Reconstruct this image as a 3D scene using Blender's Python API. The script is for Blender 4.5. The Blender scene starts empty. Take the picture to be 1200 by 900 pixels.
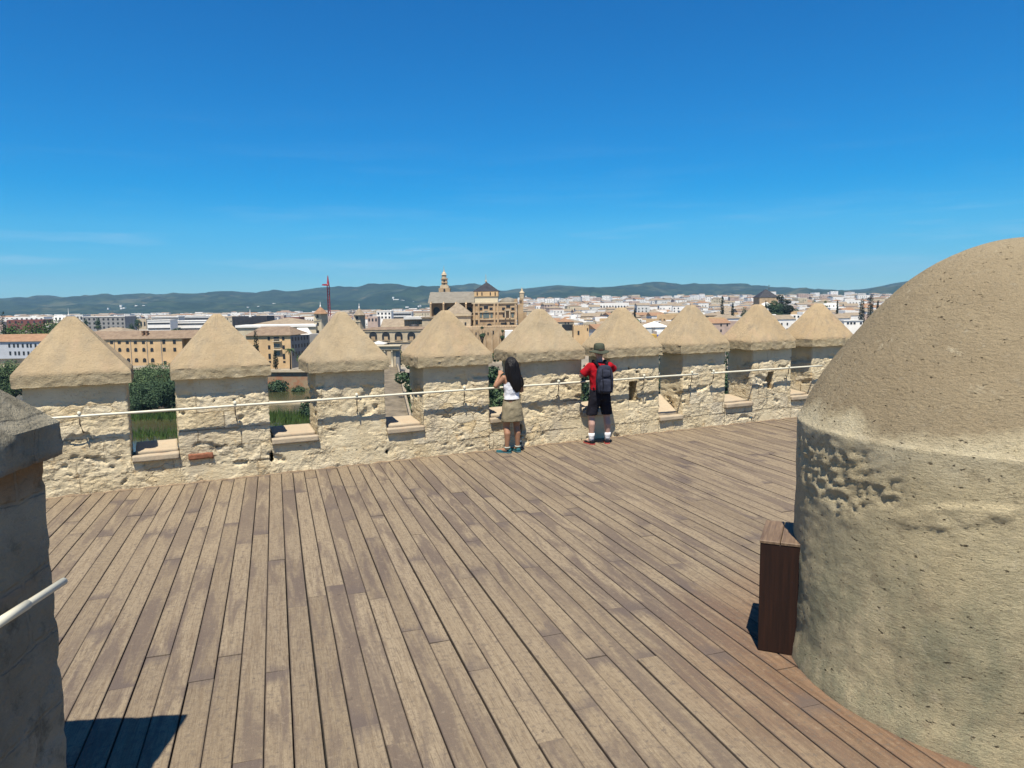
import bpy, bmesh, math, random
from mathutils import Vector, Matrix, noise as mn
from math import radians, sin, cos, tan, pi, sqrt, atan2
random.seed(7)
rnd = random.Random(11)
S = bpy.context.scene
COL = S.collection

# ------------------------------------------------------------------ camera
F, HC = 850.0, 2.45                      # focal length in 1200-px pixels, eye height over the deck
ROLL = math.atan(0.0145)
PITCH = math.atan((450 - 356.5) * cos(ROLL) / F)
FW = Vector((0, cos(PITCH), -sin(PITCH)))
R0 = Vector((1, 0, 0)); U0 = R0.cross(FW)
RT = cos(ROLL) * R0 - sin(ROLL) * U0
UP = sin(ROLL) * R0 + cos(ROLL) * U0
EYE = Vector((0, 0, HC))
def ray(x, y): return FW + RT * ((x - 600) / F) - UP * ((y - 450) / F)
def at(x, y, Y):                          # point seen at (x, y) at the depth Y
    d = ray(x, y); return EYE + d * (Y / d.y)
def gnd(x, y, z=0.0):                     # point seen at (x, y) at the height z
    d = ray(x, y); return EYE + d * ((z - HC) / d.z)
def proj(P):
    P = Vector(P) - EYE; z = P.dot(FW)
    return 600 + F * P.dot(RT) / z, 450 - F * P.dot(UP) / z

cam = bpy.data.cameras.new('camera'); co = bpy.data.objects.new('camera', cam); COL.objects.link(co)
cam.sensor_fit = 'HORIZONTAL'; cam.sensor_width = 36; cam.lens = 36 * F / 1200
cam.clip_start = 0.05; cam.clip_end = 60000
m = Matrix((RT, UP, -FW)).transposed().to_4x4(); m.translation = EYE
co.matrix_world = m
S.camera = co

# ------------------------------------------------------------------ light
EL = 66.0
SH = Vector((0.10, 1.0, 0)).normalized()          # ground direction in which shadows fall
sun = bpy.data.lights.new('sun', 'SUN'); sun.energy = 5.0; sun.angle = radians(.53); sun.color = (1, .93, .80)
so = bpy.data.objects.new('sun', sun); COL.objects.link(so)
ld = Vector((SH.x * cos(radians(EL)), SH.y * cos(radians(EL)), -sin(radians(EL))))
so.rotation_euler = ld.to_track_quat('-Z', 'Y').to_euler()
w = bpy.data.worlds.new('World'); S.world = w; w.use_nodes = True
nt = w.node_tree; nt.nodes.clear()
out = nt.nodes.new('ShaderNodeOutputWorld'); bg = nt.nodes.new('ShaderNodeBackground')
sky = nt.nodes.new('ShaderNodeTexSky'); sky.sky_type = 'NISHITA'; sky.sun_disc = False
sky.sun_elevation = radians(EL)
# sun azimuth: rotation is measured from +Y clockwise towards +X
sky.sun_rotation = atan2(-SH.x, -SH.y)
sky.altitude = 0; sky.air_density = 1.0; sky.dust_density = 0.15; sky.ozone_density = 4.0
hs = nt.nodes.new('ShaderNodeHueSaturation'); hs.inputs['Saturation'].default_value = 1.6; hs.inputs['Value'].default_value = 1.0
tin = nt.nodes.new('ShaderNodeMix'); tin.data_type = 'RGBA'; tin.blend_type = 'MULTIPLY'; tin.inputs['Factor'].default_value = 1
tcs = nt.nodes.new('ShaderNodeTexCoord'); sps = nt.nodes.new('ShaderNodeSeparateXYZ'); nt.links.new(tcs.outputs['Generated'], sps.inputs[0])
trp = nt.nodes.new('ShaderNodeValToRGB'); te = trp.color_ramp.elements
te[0].position = 0.0; te[0].color = (.52, .77, 1.0, 1); te[1].position = .5; te[1].color = (.95, .92, 1, 1)
for p_, c_ in ((.045, (.56, .80, 1.0, 1)), (.10, (.78, .93, 1.03, 1)), (.2, (1.0, 1, 1.04, 1))):
    e_ = te.new(p_); e_.color = c_
nt.links.new(sps.outputs['Z'], trp.inputs[0]); nt.links.new(sky.outputs[0], tin.inputs['A']); nt.links.new(trp.outputs[0], tin.inputs['B'])
nt.links.new(tin.outputs['Result'], hs.inputs['Color'])
# thin cirrus: stretched noise in the direction of view, low over the horizon
tc = nt.nodes.new('ShaderNodeTexCoord'); mp = nt.nodes.new('ShaderNodeMapping')
mp.inputs['Scale'].default_value = (2.2, 2.2, 26); mp.inputs['Rotation'].default_value = (0.0, radians(-4), 0)
nz = nt.nodes.new('ShaderNodeTexNoise'); nz.inputs['Scale'].default_value = 1.6; nz.inputs['Detail'].default_value = 5; nz.inputs['Roughness'].default_value = .6
nt.links.new(tc.outputs['Generated'], mp.inputs['Vector']); nt.links.new(mp.outputs[0], nz.inputs['Vector'])
cr = nt.nodes.new('ShaderNodeValToRGB'); cr.color_ramp.elements[0].position = .52; cr.color_ramp.elements[1].position = .8
nt.links.new(nz.outputs['Fac'], cr.inputs[0])
sep = nt.nodes.new('ShaderNodeSeparateXYZ'); nt.links.new(tc.outputs['Generated'], sep.inputs[0])
band = nt.nodes.new('ShaderNodeValToRGB')
els = band.color_ramp.elements; els[0].position = 0.0; els[0].color = (.1, .1, .1, 1); els[1].position = .26; els[1].color = (0, 0, 0, 1)
e = els.new(.07); e.color = (.42, .42, .42, 1); e = els.new(.13); e.color = (.07, .07, .07, 1)
nt.links.new(sep.outputs['Z'], band.inputs[0])
mul = nt.nodes.new('ShaderNodeMath'); mul.operation = 'MULTIPLY'
nt.links.new(cr.outputs[0], mul.inputs[0]); nt.links.new(band.outputs[0], mul.inputs[1])
mx = nt.nodes.new('ShaderNodeMix'); mx.data_type = 'RGBA'
nt.links.new(mul.outputs[0], mx.inputs['Factor']); nt.links.new(hs.outputs[0], mx.inputs['A']); mx.inputs['B'].default_value = (5.2, 6.6, 7.6, 1)
nt.links.new(mx.outputs['Result'], bg.inputs['Color']); bg.inputs['Strength'].default_value = .073
nt.links.new(bg.outputs[0], out.inputs[0])
S.view_settings.view_transform = 'Standard'; S.view_settings.look = 'None'; S.view_settings.exposure = .74; S.view_settings.gamma = 1
S.render.engine = 'CYCLES'
cy = S.cycles
cy.max_bounces = 6; cy.diffuse_bounces = 3; cy.glossy_bounces = 2; cy.volume_bounces = 0; cy.transparent_max_bounces = 6
try:
    cy.use_denoising = True; cy.denoiser = 'OPENIMAGEDENOISE'
except Exception: pass

# ------------------------------------------------------------------ materials
KA = .74                                   # all base colours below are scaled to real-world albedo
def rgb(c): return (c[0] * KA, c[1] * KA, c[2] * KA, 1.0)
class NG:                                 # small node-graph helper for one material
    def __init__(s, name, rough=.9, spec=.2):
        s.m = bpy.data.materials.new(name); s.m.use_nodes = True; s.t = s.m.node_tree
        s.b = s.t.nodes['Principled BSDF']; s.b.inputs['Roughness'].default_value = rough
        s.b.inputs['Specular IOR Level'].default_value = spec
        s.co = s.t.nodes.new('ShaderNodeTexCoord'); s.h = None
    def n(s, k): return s.t.nodes.new(k)
    def l(s, a, b): s.t.links.new(a, b)
    def vec(s, scale=(1, 1, 1), rot=(0, 0, 0), src='Object'):
        mp = s.n('ShaderNodeMapping'); mp.inputs['Scale'].default_value = scale; mp.inputs['Rotation'].default_value = rot
        s.l(s.co.outputs[src], mp.inputs['Vector']); return mp.outputs[0]
    def noise(s, scale, detail=4, rough=.55, vec=None, dist=0.0):
        n = s.n('ShaderNodeTexNoise'); n.inputs['Scale'].default_value = scale; n.inputs['Detail'].default_value = detail
        n.inputs['Roughness'].default_value = rough; n.inputs['Distortion'].default_value = dist
        s.l(vec if vec is not None else s.co.outputs['Object'], n.inputs['Vector']); return n.outputs['Fac']
    def voro(s, scale, vec=None, feat='F1', out='Distance'):
        n = s.n('ShaderNodeTexVoronoi'); n.feature = feat; n.inputs['Scale'].default_value = scale
        s.l(vec if vec is not None else s.co.outputs['Object'], n.inputs['Vector']); return n.outputs[out]
    def ramp(s, fac, stops):
        r = s.n('ShaderNodeValToRGB'); e = r.color_ramp.elements
        while len(e) < len(stops): e.new(.5)
        for i, (p, c) in enumerate(stops):
            e[i].position = p; e[i].color = rgb(c) if not isinstance(c, (int, float)) else (c, c, c, 1)
        s.l(fac, r.inputs[0]); return r.outputs[0]
    def mix(s, fac, a, b, mode='MIX'):
        x = s.n('ShaderNodeMix'); x.data_type = 'RGBA'; x.blend_type = mode
        if isinstance(fac, (int, float)): x.inputs['Factor'].default_value = fac
        else: s.l(fac, x.inputs['Factor'])
        for k, v in (('A', a), ('B', b)):
            if isinstance(v, (tuple, list)): x.inputs[k].default_value = rgb(v)
            else: s.l(v, x.inputs[k])
        return x.outputs['Result']
    def math(s, op, a, b):
        x = s.n('ShaderNodeMath'); x.operation = op
        for i, v in enumerate((a, b)):
            if isinstance(v, (int, float)): x.inputs[i].default_value = v
            else: s.l(v, x.inputs[i])
        return x.outputs[0]
    def color(s, c):
        if isinstance(c, (tuple, list)): s.b.inputs['Base Color'].default_value = rgb(c)
        else: s.l(c, s.b.inputs['Base Color'])
    def bump(s, h, dist=.01, strength=1.0):
        b = s.n('ShaderNodeBump'); b.inputs['Distance'].default_value = dist; b.inputs['Strength'].default_value = strength
        s.l(h, b.inputs['Height'])
        if s.h is not None: s.l(s.h, b.inputs['Normal'])
        s.h = b.outputs[0]; s.l(s.h, s.b.inputs['Normal'])

def plain(name, c, var=.12, scale=3.0, rough=.85, spec=.2, bump=0.0, c2=None):
    g = NG(name, rough, spec)
    f = g.noise(scale, 5, .6)
    d = c2 if c2 else tuple(x * (1 - 2.2 * var) for x in c)
    g.color(g.ramp(f, [(.3, d), (.62, c)]))
    if bump: g.bump(f, bump)
    return g.m

def stone_mat(name, light, mid, dark, orange, fine=1.0, bump=.012, pit=.5):
    g = NG(name, .95, .12)
    big = g.noise(.9, 4, .6); medn = g.noise(4.5, 6, .65); fin = g.noise(38, 4, .6)
    c = g.ramp(big, [(.36, mid), (.6, light)])
    c = g.mix(g.ramp(medn, [(.5, 0.0), (.68, .75)]), c, orange)
    c = g.mix(g.ramp(g.noise(2.1, 6, .7, g.vec((1, 1, 1.7))), [(.54, 0.0), (.74, .8)]), c, dark)
    c = g.mix(g.ramp(fin, [(.34, .4), (.5, 0.0)]), c, dark)
    g.color(c)
    g.bump(g.noise(14, 7, .68), bump * 2.0 * pit)
    g.bump(fin, bump * .5)
    return g.m

def wall_mat():
    g = NG('wall_stone', .95, .1)
    q = g.vec((1, 1, 1)); wv = g.n('ShaderNodeTexNoise'); wv.inputs['Scale'].default_value = 3.2; wv.inputs['Detail'].default_value = 3; g.l(q, wv.inputs['Vector'])
    ad = g.n('ShaderNodeVectorMath'); ad.operation = 'MULTIPLY_ADD'; g.l(wv.outputs['Color'], ad.inputs[0]); ad.inputs[1].default_value = (.22, .22, .12); g.l(q, ad.inputs[2])
    st = g.n('ShaderNodeMapping'); st.inputs['Scale'].default_value = (1, 1, 2.3); g.l(ad.outputs[0], st.inputs['Vector'])
    cell = g.voro(3.2, st.outputs[0], 'F1', 'Color'); sc = g.n('ShaderNodeSeparateColor'); g.l(cell, sc.inputs[0])
    edge = g.voro(3.2, st.outputs[0], 'DISTANCE_TO_EDGE')
    sep = g.n('ShaderNodeSeparateXYZ'); g.l(g.co.outputs['Object'], sep.inputs[0])
    up = g.n('ShaderNodeMapRange'); up.inputs['From Min'].default_value = 1.20; up.inputs['From Max'].default_value = 1.32; g.l(g.math('ADD', sep.outputs['Z'], g.math('MULTIPLY', g.noise(6, 3), .1)), up.inputs['Value'])
    c = g.ramp(sc.outputs[0], [(0, (.68, .55, .34)), (.3, (.79, .66, .435)), (.55, (.83, .72, .51)), (.8, (.75, .59, .35)), (1, (.70, .60, .44))])
    rev = g.math('MAXIMUM', g.ramp(g.noise(1.0, 5, .6), [(.44, 0.0), (.53, 1.0)]), up.outputs[0])     # where lime render still hides the stones
    # squared blocks where the stones are laid in courses
    cx = g.math('ADD', sep.outputs['X'], g.math('MULTIPLY', sep.outputs['Y'], .8)); wq = g.n('ShaderNodeSeparateXYZ'); g.l(wv.outputs['Color'], wq.inputs[0])
    cb = g.n('ShaderNodeCombineXYZ'); g.l(g.math('ADD', cx, g.math('MULTIPLY', wq.outputs[0], .07)), cb.inputs[0]); g.l(g.math('ADD', sep.outputs['Z'], g.math('MULTIPLY', wq.outputs[1], .05)), cb.inputs[1])
    bk = g.n('ShaderNodeTexBrick'); g.l(cb.outputs[0], bk.inputs['Vector']); bk.offset = .43; bk.squash = 1.3; bk.squash_frequency = 3
    for k_, v_ in (('Scale', 1.0), ('Mortar Size', .010), ('Mortar Smooth', .5), ('Bias', 0.0), ('Brick Width', .58), ('Row Height', .255)): bk.inputs[k_].default_value = v_
    bk.inputs['Color1'].default_value = rgb((.69, .56, .35)); bk.inputs['Color2'].default_value = rgb((.82, .71, .51)); bk.inputs['Mortar'].default_value = rgb((.45, .36, .235))
    blk_ = g.ramp(g.noise(.75, 3, .5, g.vec((1, 1, .6))), [(.42, 0.0), (.48, 1.0)])
    c = g.mix(blk_, c, bk.outputs['Color'])
    c = g.mix(rev, c, g.ramp(g.noise(2.6, 5, .6), [(.35, (.71, .585, .375)), (.65, (.82, .70, .475))]))
    c = g.mix(g.ramp(g.noise(5.5, 6, .68), [(.57, 0.0), (.70, .75)]), c, (.70, .48, .24))
    c = g.mix(g.ramp(g.noise(1.9, 4, .6, g.vec((1, 1, .5))), [(.56, 0.0), (.70, .55)]), c, (.52, .45, .34))
    c = g.mix(g.ramp(g.noise(3.1, 7, .72, g.vec((1, 1, 1.9))), [(.60, 0.0), (.74, .55)]), c, (.38, .31, .215))
    c = g.mix(g.ramp(g.noise(19, 5, .7, g.vec((1, 1, 2.4))), [(.27, .8), (.36, 0.0)]), c, (.24, .175, .10))  # dark colour imitates the shade in small crevices
    c = g.mix(g.math('MULTIPLY', g.ramp(g.noise(11, 4, .6, g.vec((1, 1, 1.8), (0, 0, 1))), [(.27, .95), (.33, 0.0)]), g.math('SUBTRACT', 1.0, up.outputs[0])), c, (.10, .065, .035))  # near-black spots paint the shade inside deep holes
    nrev = g.math('SUBTRACT', 1.0, rev); nblk = g.math('SUBTRACT', 1.0, blk_)
    c = g.mix(g.math('MULTIPLY', g.math('MULTIPLY', g.ramp(edge, [(0.0, .55), (.035, 0.0)]), nrev), nblk), c, (.44, .34, .21))
    g.color(c)
    g.bump(g.math('MULTIPLY', g.math('MULTIPLY', g.ramp(edge, [(0.0, 0.0), (.06, 1.0)]), nrev), nblk), .010)
    g.bump(g.math('MULTIPLY', g.math('MULTIPLY', g.math('SUBTRACT', 1.0, bk.outputs['Fac']), nrev), blk_), .022)
    rough_ = g.math('SUBTRACT', 1.1, g.math('MULTIPLY', g.math('MAXIMUM', up.outputs[0], g.math('MULTIPLY', rev, .75)), .8))
    g.bump(g.math('MULTIPLY', g.noise(13, 8, .68, g.vec((1, 1, 2.2))), rough_), .026); g.bump(g.ramp(g.noise(30, 4, .6), [(.28, 0.0), (.42, 1.0)]), .006); g.bump(g.noise(90, 3, .6), .004)
    return g.m
def cap_mat():
    g = NG('cap_render', .95, .1)
    c = g.ramp(g.noise(1.3, 4, .6), [(.36, (.435, .320, .185)), (.62, (.515, .385, .228))])
    c = g.mix(g.ramp(g.noise(4.2, 6, .68), [(.50, 0.0), (.66, .7)]), c, (.335, .262, .17))
    c = g.mix(g.ramp(g.noise(2.4, 5, .6, g.vec((1.6, 1.6, .6))), [(.55, 0.0), (.68, .6)]), c, (.54, .375, .235))
    sep = g.n('ShaderNodeSeparateXYZ'); g.l(g.co.outputs['Object'], sep.inputs[0])
    lowf = g.n('ShaderNodeMapRange'); lowf.inputs['From Min'].default_value = 1.66; lowf.inputs['From Max'].default_value = 1.63; g.l(g.math('ADD', sep.outputs['Z'], g.math('MULTIPLY', g.noise(9, 4), .05)), lowf.inputs['Value'])
    c = g.mix(lowf.outputs[0], c, g.ramp(g.noise(7, 6, .7, g.vec((1, 1, 2))), [(.36, (.33, .26, .155)), (.5, (.50, .405, .245)), (.66, (.57, .48, .32))]))
    lw_ = g.noise(1.0, 5, .65, g.vec((5, 5, 1.1))); c = g.mix(g.ramp(lw_, [(.50, 0.0), (.68, .55)]), c, (.31, .26, .19))
    oi = g.n('ShaderNodeObjectInfo'); c = g.mix(g.math('MULTIPLY', oi.outputs['Random'], .55), c, g.ramp(g.noise(3, 5, .6), [(.35, (.36, .295, .195)), (.65, (.47, .39, .265))]))   # rain streaks
    c = g.mix(g.ramp(g.noise(40, 4, .65), [(.28, .55), (.40, 0.0)]), c, (.20, .155, .10))
    g.color(c)
    g.bump(g.noise(12, 7, .65), .014); g.bump(g.noise(55, 4, .65), .007)
    return g.m
M = {}
M['wall'] = wall_mat()
M['cap'] = cap_mat()
M['sill'] = stone_mat('sill_stone', (.52, .43, .31), (.48, .39, .275), (.36, .30, .22), (.50, .37, .25), bump=.006, pit=.4)
M['brick'] = plain('brick', (.36, .15, .085), .2, 30, bump=.004)
M['mortar'] = plain('mortar', (.33, .24, .155), .25, 20, bump=.01)
M['rail'] = plain('rail_paint', (.80, .76, .60), .05, 8, .45, .4)
M['iron'] = plain('iron', (.12, .085, .05), .3, 60, .6, .4)
M['dark'] = plain('deep_dark', (.03, .028, .025), .1)

# weathered deck boards: a colour per board, grain along the board
def deck_mat():
    g = NG('weathered_wood', .82, .22)
    A = radians(18)
    v = g.vec((1, 1, 1), (0, 0, -A))                      # x across, y along the boards
    mp = g.n('ShaderNodeMapping'); mp.inputs['Scale'].default_value = (38, 1.6, 1); g.l(v, mp.inputs['Vector'])
    at_ = g.n('ShaderNodeAttribute'); at_.attribute_name = 'board'
    off = g.n('ShaderNodeVectorMath'); off.operation = 'MULTIPLY_ADD'
    g.l(at_.outputs['Color'], off.inputs[0]); off.inputs[1].default_value = (37, 53, 71); g.l(mp.outputs[0], off.inputs[2])
    grain = g.noise(1.0, 7, .68, off.outputs[0], .4)
    mp2 = g.n('ShaderNodeMapping'); mp2.inputs['Scale'].default_value = (7, .9, 1); g.l(v, mp2.inputs['Vector'])
    off2 = g.n('ShaderNodeVectorMath'); off2.operation = 'MULTIPLY_ADD'
    g.l(at_.outputs['Color'], off2.inputs[0]); off2.inputs[1].default_value = (17, 29, 11); g.l(mp2.outputs[0], off2.inputs[2])
    blot = g.noise(1.0, 5, .62, off2.outputs[0], .6)
    sc = g.n('ShaderNodeSeparateColor'); g.l(at_.outputs['Color'], sc.inputs[0])
    base = g.ramp(sc.outputs[0], [(0, (.235, .183, .122)), (.35, (.278, .219, .148)), (.7, (.305, .241, .160)), (1, (.325, .258, .174))])
    c = g.mix(g.ramp(grain, [(.34, .65), (.52, 0.0)]), base, (.165, .118, .076))
    mp3 = g.n('ShaderNodeMapping'); mp3.inputs['Scale'].default_value = (120, 5, 1); g.l(v, mp3.inputs['Vector'])
    gr2 = g.noise(1.0, 6, .75, mp3.outputs[0], .2)
    c = g.mix(g.ramp(gr2, [(.37, .95), (.49, 0.0)]), c, (.135, .098, .066))
    c = g.mix(g.ramp(gr2, [(.55, 0.0), (.7, .4)]), c, (.40, .32, .21))
    dk = g.ramp(sc.outputs[1], [(.5, 0.0), (1.0, .13)])
    rag = g.math('ADD', g.math('ADD', blot, dk), g.math('MULTIPLY', g.math('SUBTRACT', gr2, .5), .22))
    c = g.mix(g.ramp(rag, [(.525, 0.0), (.65, .84)]), c, (.125, .094, .078))       # old dark finish left in ragged patches
    spots = g.noise(11, 2, .5)
    c = g.mix(g.ramp(spots, [(.24, .75), (.285, 0.0)]), c, (.07, .055, .05))      # small dark knots and spots
    worn = g.noise(.33, 3, .5)
    c = g.mix(g.ramp(worn, [(.42, .0), (.64, .3)]), c, (.355, .275, .172))
    # redder, less weathered boards round the foot of the turret
    geo = g.n('ShaderNodeVectorMath'); geo.operation = 'DISTANCE'; g.l(g.co.outputs['Object'], geo.inputs[0]); geo.inputs[1].default_value = (3.27, 4.62, 0)
    wob = g.math('ADD', geo.outputs['Value'], g.math('MULTIPLY', g.noise(2.5, 4), .5))
    near = g.n('ShaderNodeMapRange'); near.inputs['From Min'].default_value = 1.7; near.inputs['From Max'].default_value = 2.6
    near.inputs['To Min'].default_value = .72; near.inputs['To Max'].default_value = 0; g.l(wob, near.inputs['Value'])
    c = g.mix(near.outputs[0], c, g.ramp(grain, [(.3, (.095, .045, .024)), (.65, (.235, .125, .068))]))
    grunge = g.noise(24, 6, .75)
    c = g.mix(g.ramp(grunge, [(.37, .8), (.48, 0.0)]), c, (.15, .120, .094))
    c = g.mix(g.ramp(grunge, [(.55, 0.0), (.66, .35)]), c, (.37, .305, .215))
    # grime that gathers along the joints and at the board ends
    sx_ = g.n('ShaderNodeSeparateXYZ'); g.l(v, sx_.inputs[0])
    fr_ = g.math('FRACT', g.math('DIVIDE', g.math('ADD', sx_.outputs['X'], .170 + .162 * 80), .162), 0)
    ed = g.math('ABSOLUTE', g.math('SUBTRACT', fr_, .5), 0)
    ed = g.math('ADD', ed, g.math('MULTIPLY', g.math('SUBTRACT', gr2, .5), .14))
    c = g.mix(g.ramp(ed, [(.43, 0.0), (.50, .85)]), c, (.075, .056, .045))
    en = g.n('ShaderNodeAttribute'); en.attribute_name = 'end'
    ee = g.math('ADD', en.outputs['Fac'], g.math('MULTIPLY', g.math('SUBTRACT', blot, .5), 1.6))
    c = g.mix(g.math('MULTIPLY', g.ramp(ee, [(.62, 0.0), (.95, .75)]), g.ramp(sc.outputs[2], [(.25, 0.0), (.6, 1.0)])), c, (.125, .098, .085))
    vd = g.n('ShaderNodeTexVoronoi'); vd.inputs['Scale'].default_value = 4.5; g.l(g.co.outputs['Object'], vd.inputs['Vector'])
    vs_ = g.n('ShaderNodeSeparateColor'); g.l(vd.outputs['Color'], vs_.inputs[0])
    c = g.mix(g.math('MULTIPLY', g.ramp(vd.outputs['Distance'], [(.022, .9), (.034, 0.0)]), g.ramp(vs_.outputs[0], [(.55, 0.0), (.56, 1.0)])), c, (.06, .045, .04))      # screw heads
    fine = g.noise(170, 3, .7)
    c = g.mix(g.ramp(fine, [(.34, .55), (.45, 0.0)]), c, (.12, .085, .06))
    c = g.mix(g.ramp(fine, [(.58, 0.0), (.7, .3)]), c, (.42, .35, .25))
    g.color(c)
    g.bump(grain, .004, .8); g.bump(gr2, .003, .9); g.bump(fine, .0012, .7)
    return g.m
M['deck'] = deck_mat()

def turret_mat():
    g = NG('turret_plaster', .95, .12)
    sep = g.n('ShaderNodeSeparateXYZ'); g.l(g.co.outputs['Object'], sep.inputs[0])
    z = g.math('ADD', sep.outputs['Z'], g.math('MULTIPLY', g.math('SUBTRACT', g.noise(1.7, 5, .6), .5), .5))
    big = g.noise(1.1, 5, .6)
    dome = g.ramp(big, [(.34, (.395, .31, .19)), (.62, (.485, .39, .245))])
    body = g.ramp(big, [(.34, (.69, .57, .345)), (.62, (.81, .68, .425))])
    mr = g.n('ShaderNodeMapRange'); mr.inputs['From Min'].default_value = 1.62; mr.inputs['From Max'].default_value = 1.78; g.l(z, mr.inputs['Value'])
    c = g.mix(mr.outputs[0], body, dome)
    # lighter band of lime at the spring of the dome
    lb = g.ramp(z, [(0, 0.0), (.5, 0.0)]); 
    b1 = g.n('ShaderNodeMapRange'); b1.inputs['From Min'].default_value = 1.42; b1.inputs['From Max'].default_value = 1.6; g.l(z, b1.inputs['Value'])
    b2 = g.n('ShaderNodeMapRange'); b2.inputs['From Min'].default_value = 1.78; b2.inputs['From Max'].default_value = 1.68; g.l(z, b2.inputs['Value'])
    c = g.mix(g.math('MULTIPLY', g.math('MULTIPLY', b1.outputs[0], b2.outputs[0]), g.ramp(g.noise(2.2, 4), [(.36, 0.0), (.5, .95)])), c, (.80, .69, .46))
    # lichen and damp stains of the lower body
    lo = g.n('ShaderNodeMapRange'); lo.inputs['From Min'].default_value = 1.3; lo.inputs['From Max'].default_value = .55; g.l(z, lo.inputs['Value'])
    st = g.ramp(g.noise(2.2, 6, .66, g.vec((1, 1, .5))), [(.42, 0.0), (.58, .95)])
    c = g.mix(g.math('MULTIPLY', lo.outputs[0], st), c, (.42, .395, .255))
    sp = g.noise(24, 5, .7)
    c = g.mix(g.ramp(sp, [(.58, 0.0), (.7, .5)]), c, (.50, .44, .32))
    c = g.mix(g.ramp(g.noise(7, 7, .72), [(.54, 0.0), (.68, .6)]), c, (.37, .30, .195))
    c = g.mix(g.ramp(g.noise(5, 6, .7, g.vec((1, 1, 1), (1, 0, 2))), [(.60, 0.0), (.70, .6)]), c, (.80, .69, .48))
    pit_shade = g.ramp(g.noise(62, 5, .72), [(.28, 0.0), (.44, 1.0)])
    c = g.mix(g.math('MULTIPLY', g.math('SUBTRACT', 1.0, pit_shade), .55), c, (.15, .12, .08))  # dark colour paints the shade of tiny pits
    c = g.mix(g.ramp(g.noise(26, 2, .5, g.vec((1, 1, 1.8), (3, 1, 2))), [(.25, .85), (.31, 0.0)]), c, (.08, .062, .04))  # near-black spots paint the shade in the larger pits
    c = g.mix(g.ramp(g.noise(130, 3, .7), [(.34, .35), (.46, 0.0)]), c, (.17, .135, .09))
    c = g.mix(g.ramp(g.noise(130, 3, .7, g.vec((1.1, .9, 1))), [(.56, 0.0), (.68, .4)]), c, (.50, .43, .31))
    g.color(c)
    g.bump(g.noise(10, 6, .6), .006); g.bump(g.noise(26, 7, .74, g.vec((1, 1, 2.4), (.25, 0, 0))), .030); g.bump(g.ramp(g.noise(26, 2, .5, g.vec((1, 1, 1.8), (3, 1, 2))), [(.25, 0.0), (.33, 1.0)]), .020); g.bump(g.noise(120, 4, .7), .003)
    return g.m
M['turret'] = turret_mat()
def pillar_mat():
    g = NG('pillar_stone', .95, .1)
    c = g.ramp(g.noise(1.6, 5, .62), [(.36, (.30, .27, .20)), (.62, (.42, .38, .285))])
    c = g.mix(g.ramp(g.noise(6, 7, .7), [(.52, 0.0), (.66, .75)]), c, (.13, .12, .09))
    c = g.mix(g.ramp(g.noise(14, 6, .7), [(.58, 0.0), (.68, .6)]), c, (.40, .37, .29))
    sp = g.n('ShaderNodeSeparateXYZ'); g.l(g.co.outputs['Object'], sp.inputs[0])
    zn = g.math('ADD', sp.outputs['Z'], g.math('MULTIPLY', g.noise(3, 4), .12))
    b = g.n('ShaderNodeMapRange'); b.inputs['From Min'].default_value = 1.66; b.inputs['From Max'].default_value = 1.80; g.l(zn, b.inputs['Value'])
    b2 = g.n('ShaderNodeMapRange'); b2.inputs['From Min'].default_value = 1.88; b2.inputs['From Max'].default_value = 1.84; g.l(zn, b2.inputs['Value'])
    c = g.mix(g.math('MULTIPLY', g.math('MULTIPLY', b.outputs[0], b2.outputs[0]), .7), c, (.34, .17, .06))    # rusty stain under the ledge
    cb = g.n('ShaderNodeCombineXYZ'); wb = g.noise(2.2, 3)
    g.l(g.math('ADD', g.math('ADD', sp.outputs['X'], sp.outputs['Y']), g.math('MULTIPLY', wb, .15)), cb.inputs[0]); g.l(g.math('ADD', sp.outputs['Z'], g.math('MULTIPLY', wb, .12)), cb.inputs[1])
    bk = g.n('ShaderNodeTexBrick'); g.l(cb.outputs[0], bk.inputs['Vector'])
    for k_, v_ in (('Scale', 1.0), ('Mortar Size', .014), ('Mortar Smooth', .6), ('Brick Width', .62), ('Row Height', .34)): bk.inputs[k_].default_value = v_
    onshaft = g.ramp(sp.outputs['Z'], [(0.0, 1.0), (1.0, 1.0)])
    c = g.mix(g.math('MULTIPLY', bk.outputs['Fac'], .28), c, (.34, .31, .24))
    g.color(c)
    g.bump(g.math('SUBTRACT', 1.0, bk.outputs['Fac']), .006); g.bump(g.noise(13, 8, .7), .026); g.bump(g.noise(50, 4, .65), .008)
    return g.m
M['pillar'] = pillar_mat()
M['pillar_old'] = stone_mat('pillar_stone', (.205, .185, .135), (.175, .155, .11), (.10, .09, .065), (.21, .145, .08), bump=.010, pit=.5)
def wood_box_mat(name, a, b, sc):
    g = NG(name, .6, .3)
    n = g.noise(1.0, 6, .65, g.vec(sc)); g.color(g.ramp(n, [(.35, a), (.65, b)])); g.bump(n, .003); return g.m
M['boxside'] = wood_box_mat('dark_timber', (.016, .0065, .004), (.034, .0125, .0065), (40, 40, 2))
M['boxtop'] = wood_box_mat('weathered_top', (.13, .085, .055), (.25, .17, .105), (50, 3, 20))
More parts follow.
